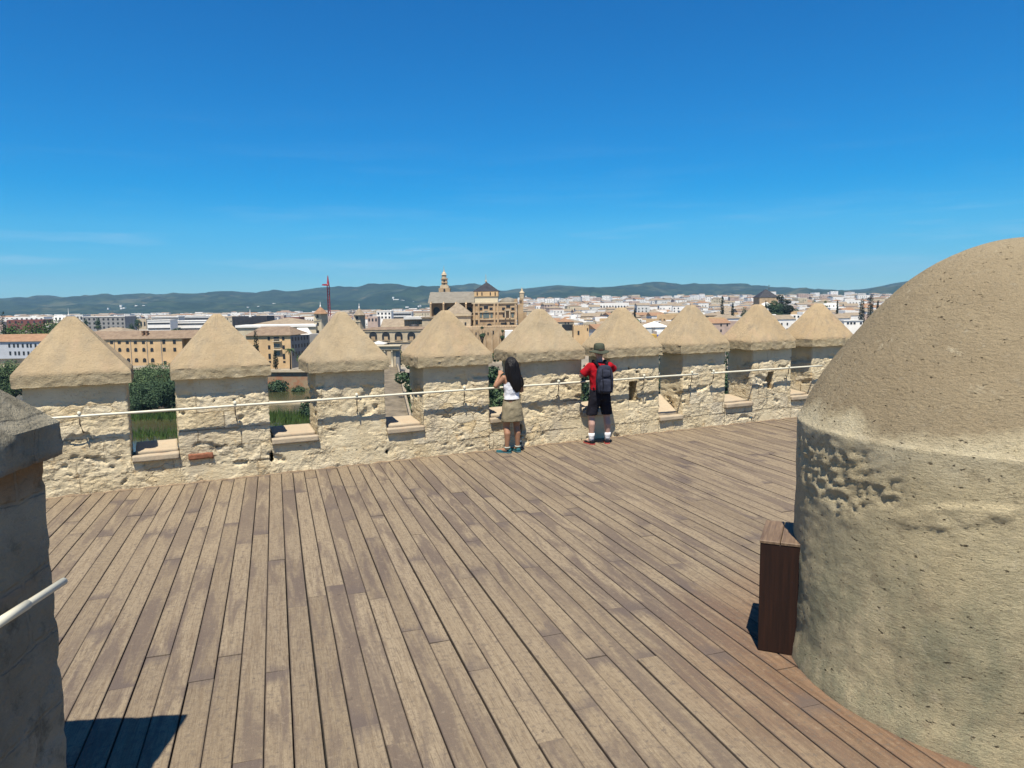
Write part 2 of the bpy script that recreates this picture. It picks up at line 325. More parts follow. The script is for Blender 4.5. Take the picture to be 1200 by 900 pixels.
# ------------------------------------------------------------------ mesh helpers
class MB:
    def __init__(s): s.v = []; s.f = []; s.mi = []; s.sm = []
    def add(s, vs, fs, mi=0, smooth=False):
        b = len(s.v); s.v.extend([tuple(p) for p in vs])
        for f in fs: s.f.append([b + i for i in f]); s.mi.append(mi); s.sm.append(smooth)
    def box(s, x0, x1, y0, y1, z0, z1, mi=0, fn=None):
        vs = [(x, y, z) for z in (z0, z1) for y in (y0, y1) for x in (x0, x1)]
        if fn: vs = [fn(*p) for p in vs]
        s.add(vs, [(0, 2, 3, 1), (4, 5, 7, 6), (0, 1, 5, 4), (2, 6, 7, 3), (0, 4, 6, 2), (1, 3, 7, 5)], mi)
    def loft(s, rings, mi=0, smooth=False, caps=True, closed=True):
        n = len(rings[0]); vs = [p for r in rings for p in r]; fs = []
        for i in range(len(rings) - 1):
            for j in range(n if closed else n - 1):
                a, b = i * n + j, i * n + (j + 1) % n
                fs.append((a, b, b + n, a + n))
        if caps: fs.append(tuple(reversed(range(n)))); fs.append(tuple(range((len(rings) - 1) * n, len(rings) * n)))
        s.add(vs, fs, mi, smooth)
    def lathe(s, prof, n=16, c=(0, 0, 0), mi=0, smooth=False, rot=0.0, sx=1, sy=1):
        s.loft([[(c[0] + r * sx * cos(2 * pi * k / n + rot), c[1] + r * sy * sin(2 * pi * k / n + rot), c[2] + z) for k in range(n)] for r, z in prof], mi, smooth)
    def tube(s, pts, r, n=8, mi=0):
        pts = [Vector(p) for p in pts]; rings = []
        for i, p in enumerate(pts):
            d = (pts[min(i + 1, len(pts) - 1)] - pts[max(i - 1, 0)]).normalized()
            a = d.orthogonal().normalized() if abs(d.z) > .9 else d.cross(Vector((0, 0, 1))).normalized()
            b = d.cross(a); rr = r[i] if isinstance(r, (list, tuple)) else r
            rings.append([p + a * rr * cos(2 * pi * k / n) + b * rr * sin(2 * pi * k / n) for k in range(n)])
        s.loft(rings, mi, True)
    def hip(s, x0, x1, y0, y1, z0, z1, inset=None, eave=.4, mi=0, gable=False, axis='x'):
        x0 -= eave; x1 += eave; y0 -= eave; y1 += eave
        if axis == 'x':
            ins = 0 if gable else (inset if inset is not None else (y1 - y0) / 2)
            ins = min(ins, (x1 - x0) / 2 - .01); ym = (y0 + y1) / 2
            r = [(x0 + ins, ym, z1), (x1 - ins, ym, z1)]
            vs = [(x0, y0, z0), (x1, y0, z0), (x1, y1, z0), (x0, y1, z0)] + r
            fs = [(0, 1, 5, 4), (2, 3, 4, 5), (3, 0, 4), (1, 2, 5), (3, 2, 1, 0)]
        else:
            ins = 0 if gable else (inset if inset is not None else (x1 - x0) / 2)
            ins = min(ins, (y1 - y0) / 2 - .01); xm = (x0 + x1) / 2
            r = [(xm, y0 + ins, z1), (xm, y1 - ins, z1)]
            vs = [(x0, y0, z0), (x1, y0, z0), (x1, y1, z0), (x0, y1, z0)] + r
            fs = [(0, 1, 4), (1, 2, 5, 4), (2, 3, 5), (3, 0, 4, 5), (3, 2, 1, 0)]
        s.add(vs, fs, mi)
    def mesh(s, name, mats):
        me = bpy.data.meshes.new(name); me.from_pydata(s.v, [], s.f)
        for m_ in (mats if isinstance(mats, (list, tuple)) else [mats]): me.materials.append(m_)
        me.polygons.foreach_set('material_index', s.mi); me.polygons.foreach_set('use_smooth', s.sm)
        me.update(); return me
    def build(s, name, mats, parent=None, loc=None):
        o = bpy.data.objects.new(name, s.mesh(name, mats)); COL.objects.link(o)
        if loc is not None: o.location = loc
        if parent is not None: o.parent = parent
        return o
def empty(name, loc=(0, 0, 0), rz=0.0):
    o = bpy.data.objects.new(name, None); o.location = loc; o.rotation_euler.z = rz; o.empty_display_size = .2; COL.objects.link(o); return o
def tag(o, label=None, cat=None, group=None, kind=None):
    for k, v in (('label', label), ('category', cat), ('group', group), ('kind', kind)):
        if v: o[k] = v
    return o
def copy_obj(o, parent=None):
    c = o.copy(); COL.objects.link(c)
    if parent is not None: c.parent = parent
    return c
def copy_tree(o, parent=None):
    c = copy_obj(o, parent)
    for ch in list(o.children): copy_tree(ch, c)
    return c

# a box lattice whose surface is displaced along its outward direction (no cracks at the edges)
def lattice(mb, fr, nn, place, disp, mi=0, skip=()):
    (a0, a1), (b0, b1), (c0, c1) = fr; na, nb, nc = nn
    idx = {}; vs = []; fs = []
    def vid(i, j, k):
        key = (i, j, k)
        if key in idx: return idx[key]
        a = a0 + (a1 - a0) * i / na; b = b0 + (b1 - b0) * j / nb; c = c0 + (c1 - c0) * k / nc
        d = Vector(((-1 if i == 0 else 1 if i == na else 0), (-1 if j == 0 else 1 if j == nb else 0), (-1 if k == 0 else 1 if k == nc else 0)))
        h = disp(a, b, c)
        if d.length > 1: d *= .75
        idx[key] = len(vs); vs.append(place(a, b, c, d * h)); return idx[key]
    for i in range(na):
        for k in range(nc):
            if 'front' not in skip: fs.append((vid(i, 0, k), vid(i + 1, 0, k), vid(i + 1, 0, k + 1), vid(i, 0, k + 1)))
            if 'back' not in skip: fs.append((vid(i + 1, nb, k), vid(i, nb, k), vid(i, nb, k + 1), vid(i + 1, nb, k + 1)))
    for j in range(nb):
        for k in range(nc):
            if 'left' not in skip: fs.append((vid(0, j + 1, k), vid(0, j, k), vid(0, j, k + 1), vid(0, j + 1, k + 1)))
            if 'right' not in skip: fs.append((vid(na, j, k), vid(na, j + 1, k), vid(na, j + 1, k + 1), vid(na, j, k + 1)))
    for i in range(na):
        for j in range(nb):
            if 'bottom' not in skip: fs.append((vid(i, j + 1, 0), vid(i + 1, j + 1, 0), vid(i + 1, j, 0), vid(i, j, 0)))
            if 'top' not in skip: fs.append((vid(i, j, nc), vid(i + 1, j, nc), vid(i + 1, j + 1, nc), vid(i, j + 1, nc)))
    mb.add(vs, fs, mi, True)

# ------------------------------------------------------------------ the parapet wall
WA = radians(25.366)
T = Vector((cos(WA), sin(WA), 0)); N = Vector((-sin(WA), cos(WA), 0)); P0 = Vector((0, 12.22, 0))
def W(t, o, z): return P0 + T * t + N * o + Vector((0, 0, z))
def fbm(p, o=4): return mn.fractal(p, 1.0, 2.1, o)
def sstep(a, b, x):
    x = max(0., min(1., (x - a) / (b - a))); return x * x * (3 - 2 * x)
def wall_disp(t, o, z):
    q = Vector((t, o, z))
    wq = q + .10 * mn.noise_vector(q * 3.1)
    rz = .22 + .78 * sstep(1.33, 1.22, z + .06 * mn.noise(q * 5))
    patch = sstep(-.02, .16, fbm(Vector((t * .9, o * .9 + 7, z * 1.6)), 3))       # where the plaster has gone
    if z < .62: rz *= .2 + .8 * patch
    d = .010 * fbm(q * 1.4, 3)
    di, pp = mn.voronoi(Vector((wq.x * 4.2, wq.y * 4.2, wq.z * 9.0)))
    edge = di[1] - di[0]
    d += rz * (.008 * sstep(.02, .16, edge) + .006 * mn.noise(Vector(pp[0]) * 7.3) - .006)
    d += .0065 * rz * fbm(Vector((wq.x * 13, wq.y * 13, wq.z * 26)), 4)
    hole = fbm(Vector((wq.x * 2.6 + 11, wq.y * 2.6, wq.z * 5.2)), 5)
    d -= .035 * rz * sstep(.43, .50, hole)
    d += .004 * fbm(q * 26, 3)
    return d
def put(t, o, z, d): return W(t + d.x, o + d.y, z + d.z)
wall = empty('parapet_wall', W(0, 0, 0), WA)
tag(wall, 'long crenellated sandstone parapet wall with nine pyramid-capped merlons edging the deck', 'wall')
inv = Matrix.Translation(W(0, 0, 0)) @ Matrix.Rotation(WA, 4, 'Z'); inv = inv.inverted()
def pw(mb, name, mats, parent=None):      # a child of the wall built in world coordinates
    mb.v = [tuple(inv @ Vector(p)) for p in mb.v]
    return mb.build(name, mats, parent or wall)
TH = .72
SPAN = [  # body from, to, cap from, to
    (-8.75, -7.55, -8.85, -7.47), (-6.95, -5.77, -7.06, -5.70), (-5.17, -3.94, -5.22, -3.90), (-3.25, -2.20, -3.37, -2.15), (-1.57, -.43, -1.68, -.40),
    (.16, 1.37, .04, 1.38), (1.96, 3.05, 1.84, 3.05), (3.61, 4.65, 3.48, 4.66), (5.36, 6.40, 5.2, 6.41), (7.01, 8.1, 6.88, 8.17), (9.4, 10.5, 9.28, 10.6)]
SILL = {0: .5, 1: .46, 2: .53, 3: .53, 4: .55, 5: .52, 6: .30, 7: .43, 8: .46, 9: .46}
def seg(L, r): return max(1, int(round(L / r)))
base = MB()
edges_t = [-13.0] + [x for s_ in SPAN for x in s_[:2]] + [13.0]
# base under the merlons and, lower, under each gap
for i, (a, b) in enumerate(zip(edges_t[:-1], edges_t[1:])):
    gap = i % 2 == 0
    g = i // 2
    top = .5 if not gap else (SILL.get(g - 1, .5) - .06)
    fine = .022 if -7.6 < (a + b) / 2 < 8 else .08
    lattice(base, ((a, b), (0, TH), (-.02, top)), (seg(b - a, fine), seg(TH, .08), seg(top, fine)), put,
            wall_disp, skip=('left', 'right', 'bottom'))
    if gap:
        for (tt, sgn) in ((a, 1), (b, -1)):     # inner cheeks of the deeper gaps are closed by the merlon blocks
            pass
pw(base, 'wall_base', M['wall'])
def cap_disp(t, o, z):
    q = Vector((t, o, z)); low = sstep(1.72, 1.6, z)
    return .007 * fbm(q * 1.6, 3) + .003 * fbm(q * 9, 4) * (1 - low) + low * (.010 * fbm(Vector((t * 11, o * 11, z * 24)), 5) + .004 * fbm(q * 3.5, 3))
SLIT = {6: (2.38, 2.56, .64, 1.0), 8: (5.76, 5.93, .65, 1.0)}
for i, (a, b, ca, cb) in enumerate(SPAN):
    mb = MB(); fine = .022 if 0 < i < 10 else .06
    z0, z1 = .24, 1.56
    def blk(t0, t1, za, zb, o0=0.0, o1=TH, skip=()):
        lattice(mb, ((t0, t1), (o0, o1), (za, zb)), (seg(t1 - t0, fine), seg(o1 - o0, .05), seg(zb - za, fine)), put, wall_disp, skip=skip)
    if i in SLIT:
        s0, s1, sa, sb = SLIT[i]
        blk(a, s0, z0, z1); blk(s1, b, z0, z1); blk(s0, s1, z0, sa, skip=('left', 'right')); blk(s0, s1, sb, z1, skip=('left', 'right'))
        blk(s0, s1, sa, sb, .55, TH, skip=('left', 'right', 'top', 'bottom'))
    else: blk(a, b, z0, z1)
    mo = pw(mb, 'merlon', M['wall'])
    cm = MB(); cz0, cz1, zt = 1.475, 1.645, 2.37 + .02 * mn.noise(Vector((i * 3.1, 0, 0)))
    o0, o1 = -.10, TH + .10
    tc_, oc_ = (ca + cb) / 2, (o0 + o1) / 2
    lean = .03 * mn.noise(Vector((i * 1.7, 4, 0)))
    def cap_put(t, o, z, d):
        k = 0 if z <= cz1 else (z - cz1) / (zt - cz1)
        sc_t = 1 - k * (1 - .085); sc_o = 1 - k * (1 - .16)
        if k > .96: sc_t *= 1 - (k - .96) * 5; sc_o *= 1 - (k - .96) * 5
        t2 = tc_ + (t - tc_) * sc_t + lean * k; o2 = oc_ + (o - oc_) * sc_o
        if k == 0: z2 = z + (0.014 * fbm(Vector((t * 7, o * 7, 3.0)), 4) if z < cz0 + .01 else 0)
        else: z2 = z
        return W(t2 + d.x, o2 + d.y, z2 + d.z * .3)
    n_c = .026 if 0 < i < 10 else .06
    lattice(cm, ((ca, cb), (o0, o1), (cz0, zt)), (seg(cb - ca, n_c), seg(o1 - o0, n_c * 1.3), seg(zt - cz0, n_c)), cap_put, cap_disp)
    cap_o = pw(cm, 'cap', M['cap'], mo); cap_o.data.set_sharp_from_angle(angle=radians(24))
    # stone sill in the gap that follows
    if i < len(SPAN) - 1:
        g0, g1 = b, SPAN[i + 1][0]; zs = SILL[i]
        sm = MB()
        def sd(t, o, z): return .010 * fbm(Vector((t * 4, o * 4, z * 4)), 4)
        if i == 6:
            def tilt(t, o, z, d): return W(t + d.x, o + d.y, z + d.z + max(0, o - .12) * .55)
        else:
            def tilt(t, o, z, d): return W(t + d.x, o + d.y, z + d.z + max(0, o - .12) * .10)
        lattice(sm, ((g0 + .01, g1 - .01), (-.05, .115), (zs - .085, zs)), (20, 6, 4), tilt, sd)
        lattice(sm, ((g0 + .05, g1 - .02), (.14, .66), (zs - .05, zs + .03)), (20, 16, 3), tilt, sd)
        pw(sm, 'sill', M['sill'])
# a few bricks let into the base, and the reddish mortar fillet along the boards
bm_ = MB()
for (t, z, wd, h) in ((-5.06, .33, .32, .085),):
    lattice(bm_, ((t, t + wd), (-.03, .06), (z, z + h)), (12, 3, 4), put, lambda t, o, z: .008 * fbm(Vector((t * 14, o * 14, z * 14)), 3))
pw(bm_, 'brick', M['brick'])
mm = MB()
lattice(mm, ((-9, 12), (-.045, .05), (-.02, .012)), (600, 3, 2), put, lambda t, o, z: .022 * fbm(Vector((t * 5, o, z)), 4))
pw(mm, 'mortar_fillet', M['mortar'])

# ------------------------------------------------------------------ handrails along the wall
def handrail(name, ta, tb, brackets, label):
    r = empty(name, W(ta, -.13, 0), WA); iv = (Matrix.Translation(W(ta, -.13, 0)) @ Matrix.Rotation(WA, 4, 'Z')).inverted()
    tag(r, label, 'handrail', 'white handrails along the parapet')
    def ch(mb, nm, mt):
        mb.v = [tuple(iv @ Vector(p)) for p in mb.v]; return mb.build(nm, mt, r)
    mb = MB(); n = seg(tb - ta, .4)
    mb.tube([W(ta + (tb - ta) * k / n, -.13, 1.075 + .006 * mn.noise(Vector((k * .7, ta, 0)))) for k in range(n + 1)], .0175, 10)
    ch(mb, 'rail_tube', M['rail'])
    for t in brackets:
        b = MB(); b.tube([W(t, -.13, 1.05), W(t, -.125, .97), W(t + .02, -.06, .86), W(t + .03, .05, .83)], .010, 8)
        b.lathe([(.012, 0), (.024, .01), (.024, .045), (.012, .055)], 10, W(t, -.13, 1.085), 1, True)
        ch(b, 'bracket', [M['iron'], M['rail']])
handrail('handrail', -12.0, 3.86, (-8.2, -6.33, -4.42, -2.68, -.92, .83, 2.62, 3.72), 'long thin white handrail running from the left along most of the parapet, behind both people')
handrail('handrail', 4.19, 7.14, (4.24, 6.2), 'short white handrail on the right end of the parapet, ending beside the domed turret')

# ------------------------------------------------------------------ timber deck
A18 = radians(18); DU = Vector((-sin(A18), cos(A18), 0)); DV = Vector((cos(A18), sin(A18), 0))
def deck():
    mb = MB(); cols = []; ends = []
    pitch = .162; k0 = -56
    for k in range(k0, 80):
        v0 = -.170 + k * pitch; v1 = v0 + pitch
        vm = (v0 + v1) / 2
        # u at which the board meets the wall: (vm*DV + u*DU - P0).N = .03
        u_end = (P0.dot(N) - .0 - vm * DV.dot(N)) / DU.dot(N) - .01
        u = -4.5 - rnd.random() * 3
        g0 = .0015 + .003 * rnd.random(); g1 = .0015 + .003 * rnd.random()
        if rnd.random() < .2: g1 += .004
        while u < u_end:
            L = rnd.uniform(1.5, 4.4); ue = min(u + L, u_end)
            if u_end - ue < .4: ue = u_end
            z = rnd.uniform(-.003, .002); tl = rnd.uniform(-.004, .004); te = rnd.choice((0, 0, 0, .006, -.004)); jx = rnd.uniform(-.002, .002)
            ns = max(3, int((ue - u) / .42)); rings = []
            c = .003
            for q in range(ns + 1):
                uu = u + .003 + (ue - u - .006) * q / ns
                zz = z + (te * (q / ns) ** 4)
                bow = jx + .002 * mn.noise(Vector((uu * .8, k, 0)))
                a, b = v0 + g0 + bow, v1 - g1 + bow
                prof = [(a, -.03), (a, -c), (a + c, 0), (b - c, 0), (b, -c), (b, -.03)]
                # the end at the wall follows the wall
                rr = []
                for (vv, z_) in prof:
                    u2 = uu
                    if q == ns and ue == u_end: u2 = (P0.dot(N) - vv * DV.dot(N)) / DU.dot(N) + .0
                    P = DV * vv + DU * u2; rr.append((P.x, P.y, zz + z_ + tl * (vv - vm) / pitch))
                rings.append(rr)
            for q in range(ns + 1): ends.extend([1.0 if q in (0, ns) else 0.0] * 6)
            nf = len(mb.f); mb.loft(rings, 0, False, True, True)
            cl = (rnd.random() ** 1.0, rnd.random(), rnd.random(), 1)
            cols.extend([cl] * (len(mb.f) - nf)); u = ue
    o = mb.build('deck', M['deck'])
    at_ = o.data.attributes.new('board', 'FLOAT_COLOR', 'FACE')
    at_.data.foreach_set('color', [x for c_ in cols for x in c_])
    ea = o.data.attributes.new('end', 'FLOAT', 'POINT'); ea.data.foreach_set('value', ends)
    tag(o, None, None, None, 'structure')
deck()
ud = MB()
def dl(x, y): return tuple(W(x, y, -.045))
ud.add([dl(-13, .3), dl(-13, -22), dl(14, -22), dl(14, .3)], [(0, 1, 2, 3)])
tag(ud.build('deck_underlay', M['dark']), kind='structure')

# ------------------------------------------------------------------ the domed turret
TC = Vector((3.27, 4.62, 0)); TR = 1.34
def turret():
    mb = MB(); na, prof = 420, []
    zs = [z * .018 for z in range(-1, 92)]
    for z in zs: prof.append((TR + (.03 * sstep(.25, -.02, z)) - .012 * sstep(.2, 1.6, z), z))
    # dome: measured profile, straight flanks that round off at the top
    KN = [(1.345, 1.50), (1.318, 1.64), (1.18, 1.92), (.965, 2.234), (.708, 2.53), (.452, 2.712), (.222, 2.80), (.0, 2.822), (-.222, 2.80)]
    for i in range(1, 7):
        for q in range(14):
            t = (q + 1) / 14; p0, p1, p2, p3 = KN[i - 1], KN[i], KN[i + 1], KN[i + 2]
            f = lambda k: .5 * (2 * p1[k] + (p2[k] - p0[k]) * t + (2 * p0[k] - 5 * p1[k] + 4 * p2[k] - p3[k]) * t * t + (3 * p1[k] - p0[k] - 3 * p2[k] + p3[k]) * t ** 3)
            prof.append((max(.004, f(0)), f(1)))
    rings = []
    for r, z in prof:
        ring = []
        for j in range(na):
            th = 2 * pi * j / na; c, s = cos(th), sin(th)
            q = Vector((TC.x + r * c, TC.y + r * s, z))
            d = .014 * fbm(q * 1.3, 3) + .004 * fbm(q * 6, 4)
            body = sstep(1.72, 1.6, z)
            d += .0025 * fbm(q * 20, 4)
            # rubble laid bare high on the side towards the wall
            az = math.degrees(atan2(s, c))
            w1 = math.exp(-((az + 172 if az < 0 else az - 188) / 22) ** 2 - ((z - 1.38) / .24) ** 2)
            w2 = math.exp(-((az + 138) / 15) ** 2 - ((z - 1.30 - .006 * (az + 138)) / .07) ** 2)
            wq = q + .05 * mn.noise_vector(q * 5)
            di, _ = mn.voronoi(wq * 13); e = sstep(0, .3, di[1] - di[0])
            m_ = sstep(.3, .62, w1 + .35 * fbm(q * 5, 4)) * body
            d += m_ * (-.008 + .003 * e + .016 * fbm(Vector((q.x * 16, q.y * 16, q.z * 26)), 5))
            m2 = sstep(.35, .6, w2 + .2 * fbm(q * 6, 3)) * body
            d += m2 * (.010 + .008 * fbm(q * 16, 4)) 
            f = min(1.0, r / .25)
            ring.append((TC.x + (r + d * f) * c, TC.y + (r + d * f) * s, z + (.0 if r > .3 else 0)))
        rings.append(ring)
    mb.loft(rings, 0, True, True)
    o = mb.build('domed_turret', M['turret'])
    tag(o, 'massive round plastered turret with a blunt dome, standing on the right of the deck', 'turret')
turret()

# ------------------------------------------------------------------ the timber box at its foot
def timber_box():
    A = Vector((1.705, 4.876, 0)); an = radians(-24); e1 = Vector((cos(an), sin(an), 0)); e2 = Vector((-e1.y, e1.x, 0))
    wd = .262; dp = .50; h = .778
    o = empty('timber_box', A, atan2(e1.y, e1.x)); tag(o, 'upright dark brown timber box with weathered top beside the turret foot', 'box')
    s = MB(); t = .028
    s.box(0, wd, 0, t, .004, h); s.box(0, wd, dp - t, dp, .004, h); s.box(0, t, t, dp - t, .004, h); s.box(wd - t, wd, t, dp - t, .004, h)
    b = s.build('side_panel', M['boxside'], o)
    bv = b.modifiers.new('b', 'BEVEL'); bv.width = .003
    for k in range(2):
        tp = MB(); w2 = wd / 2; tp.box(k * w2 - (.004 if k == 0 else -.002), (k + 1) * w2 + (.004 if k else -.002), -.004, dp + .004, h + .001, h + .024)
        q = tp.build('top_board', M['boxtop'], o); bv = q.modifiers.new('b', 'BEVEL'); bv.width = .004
timber_box()

# ------------------------------------------------------------------ near pillar with its cap and rail
def pillar():
    C = gnd(72, 512, 1.87); D = gnd(0, 536, 1.87); e1 = (C - D).normalized(); e1 = Vector((e1.x, e1.y, 0)).normalized()
    e2 = Vector((-e1.y, e1.x, 0))                    # away from the deck (to the left)
    L, Wd = 1.35, 1.15
    org = Vector((C.x, C.y, 0)) - e1 * L
    rz = atan2(e1.y, e1.x); mt = (Matrix.Translation(org) @ Matrix.Rotation(rz, 4, 'Z'))
    root = empty('stair_pillar', org, rz); tag(root, 'shaded stone pillar with a sloping cap at the left edge, nearest the viewer', 'pillar')
    def pd(a, b, c):
        P = mt @ Vector((a, b, c)); di, _ = mn.voronoi(Vector((P.x * 2.2, P.y * 2.2, P.z * 2.6)))
        return .006 * fbm(P * 1.8, 3) + .006 * fbm(P * 7, 4) - .008 * (1 - sstep(0, .12, di[1] - di[0]))
    idp = lambda a, b, c, d: Vector((a + d.x, b + d.y, c + d.z))
    mb = MB(); lattice(mb, ((.06, L - .05), (.065, Wd - .06), (-.02, 1.84)), (46, 20, 80), idp, pd)
    sh = mb.build('shaft', M['pillar'], root); sh.data.set_sharp_from_angle(angle=radians(32))
    cm = MB(); zt = 2.55
    def cp(a, b, c, d):
        k = 0 if c <= 1.945 else (c - 1.945) / (zt - 1.945)
        return Vector((L / 2 + (a - L / 2) * (1 - .9 * k) + d.x, Wd / 2 + (b - Wd / 2) * (1 - .9 * k) + d.y, c + d.z * .4))
    lattice(cm, ((0, L), (0, Wd), (1.79, zt)), (60, 50, 40), cp, lambda a, b, c: .6 * pd(a, b, c) + (.010 if c < 1.96 else .003) * fbm(Vector((a * 12, b * 12, c * 12)), 4))
    pc = cm.build('cap', M['pillar'], root); pc.data.set_sharp_from_angle(angle=radians(26))
    r = MB(); e = gnd(75, 681, 1.27); s_ = gnd(0, 729, 1.27); d = (e - s_); q = s_ - d * 1.2
    # the short rail held off the pillar's face
    ro = empty('pillar_handrail', Vector((q.x, q.y, 0))); tag(ro, 'short cream handrail fixed to the near shaded pillar', 'handrail')
    loc = lambda P: Vector(P) - Vector((q.x, q.y, 0))
    r.tube([loc(q), loc(s_), loc(e)], .0165, 12); r.build('rail_tube', M['rail'], ro)
    sl = MB(); sl.tube([loc(s_ + d * -.2), loc(s_ + d * .4)], .0195, 12); sl.build('sleeve', M['rail'], ro)
    br = MB(); p = s_ - d * .1; br.tube([loc(p), loc(p + Vector((0, 0, -.05))), loc(p + e2 * .10 + Vector((0, 0, -.07)))], .009, 8); br.build('bracket', M['iron'], ro)
pillar()
# ================================================================== beyond the tower
def near_mat(): pass
M['ochre'] = plain('ochre_wall', (.78, .54, .29), .12, .25)
M['ochre_dark'] = plain('ochre_wall_dark', (.50, .28, .10), .12, .25)  # darker, redder copy of the ochre, for the seminary's side face
M['sandw'] = plain('mosque_stone', (.60, .44, .27), .16, .3, c2=(.36, .25, .145))
M['sandp'] = plain('pale_stone', (.66, .54, .37), .14, .4)
M['cream'] = plain('cream_wall', (.70, .60, .42), .1, .3)
M['white'] = plain('whitewash', (1.02, .98, .90), .06, .3)
M['white2'] = plain('whitewash_grey', (.80, .78, .72), .1, .3)
M['pink'] = plain('pinkish_wall', (.58, .44, .36), .1, .3)
M['grey'] = plain('grey_render_and_shade', (.34, .33, .31), .12, .3)  # also laid on the palace's right face to paint its shade
M['white_in_shade'] = plain('shaded_white_wall', (.55, .58, .62), .06, .3)  # white wall whose bluish shade is put into the colour
M['tile'] = plain('roof_tile', (.30, .22, .15), .2, .6, c2=(.20, .14, .095))
M['tile_pale'] = plain('pale_roof_tile', (.36, .29, .205), .15, .6, c2=(.26, .205, .145))
M['tile_grey'] = plain('grey_roof_tile', (.27, .245, .20), .15, .5, c2=(.20, .18, .145))
M['tile_or'] = plain('orange_roof_tile', (.38, .23, .135), .15, .6, c2=(.29, .17, .10))
M['tile_red'] = plain('red_roof', (.24, .085, .065), .15, .6)
M['slate'] = plain('slate', (.055, .055, .062), .2, .6, .6)
M['flat'] = plain('flat_roof', (.42, .36, .30), .15, .4)
M['pane'] = plain('window_dark', (.028, .028, .03), .1, 1, .35, .5)
M['glass'] = plain('window_glass', (.16, .20, .19), .1, 1, .2, .5)
M['steel_red'] = plain('red_steel', (.42, .05, .07), .1, 1, .5)
M['blue'] = plain('blue_awning', (.02, .05, .30), .1, 1)
M['yellow'] = plain('yellow_wall', (.65, .42, .10), .1, 1)
M['bark'] = plain('bark', (.10, .075, .05), .2, 6)
def leaf_mat(name, a, b, sc=.45):
    g = NG(name, .75, .2)
    n = g.noise(sc, 4, .6); n2 = g.noise(sc * 7, 2, .5)
    c = g.ramp(n, [(.36, a), (.64, b)])
    g.color(g.mix(g.ramp(n2, [(.4, .45), (.6, 0.0)]), c, tuple(x * .5 for x in a)))
    return g.m
M['leaf'] = leaf_mat('leaves_olive', (.065, .115, .05), (.15, .215, .09))
M['leafd'] = leaf_mat('leaves_dark', (.034, .070, .036), (.085, .14, .062))
M['leafb'] = leaf_mat('leaves_bright', (.045, .10, .018), (.10, .17, .035))
M['cyp'] = leaf_mat('leaves_cypress', (.010, .022, .012), (.028, .045, .022))
M['reed'] = leaf_mat('reeds', (.05, .10, .02), (.10, .16, .035))

# ---- ground, river, hills
SLOPE = lambda u: .0075 * sstep(-.22, .10, u)          # the town climbs gently to the north-east
def gz(X, Y):
    return -21.5 + max(0, min(Y, 3200) - 320) * SLOPE(X / max(Y, 1))
CREST = [(-900, 346), (-300, 350), (0, 352), (60, 349.5), (100, 350), (150, 347), (190, 345), (250, 344.5), (300, 344), (340, 342.5), (380, 341), (420, 339.5), (440, 337.5), (455, 335.2),
         (470, 336), (490, 338), (520, 337), (545, 336), (560, 337.5), (590, 341), (610, 339), (640, 335.5), (655, 334), (680, 336), (700, 337), (735, 335), (765, 335), (800, 337),
         (830, 337.5), (850, 336.5), (880, 336), (910, 338), (940, 339), (965, 339.5), (985, 340.5), (1010, 339), (1035, 334.5), (1055, 330.5), (1080, 327), (1150, 322), (1300, 324), (2200, 330)]
def crest_y(px):
    for (a, ya), (b, yb) in zip(CREST[:-1], CREST[1:]):
        if a <= px <= b:
            t = (px - a) / (b - a); t = t * t * (3 - 2 * t) if abs(b - a) > 60 else t
            return ya + (yb - ya) * t
    return 346
g = NG('city_ground', .95, .1)
g.color(g.ramp(g.noise(.02, 6, .65), [(.35, (.20, .17, .13)), (.5, (.33, .29, .23)), (.66, (.42, .38, .31))]))
M['ground'] = g.m
g = NG('hill_scrub', .95, .05)
a_ = g.ramp(g.noise(.0016, 6, .62), [(.36, (.014, .034, .016)), (.52, (.034, .060, .028)), (.66, (.10, .105, .055))])
a_ = g.mix(g.ramp(g.noise(.011, 5, .7), [(.44, .9), (.56, 0.0)]), a_, (.010, .026, .014))
a_ = g.mix(g.ramp(g.noise(.004, 5, .7), [(.63, 0.0), (.70, .5)]), a_, (.24, .20, .13))
g.color(a_); M['hill'] = g.m
def bankY(X):
    P = [(-2500, 620), (-420, 360), (-160, 292), (-92, 268), (-45, 262), (60, 238), (400, 190), (2500, 120)]
    for (a, ya), (b, yb) in zip(P[:-1], P[1:]):
        if a <= X <= b: return ya + (yb - ya) * (X - a) / (b - a)
    return P[0][1] if X < P[0][0] else P[-1][1]
HILL = {}
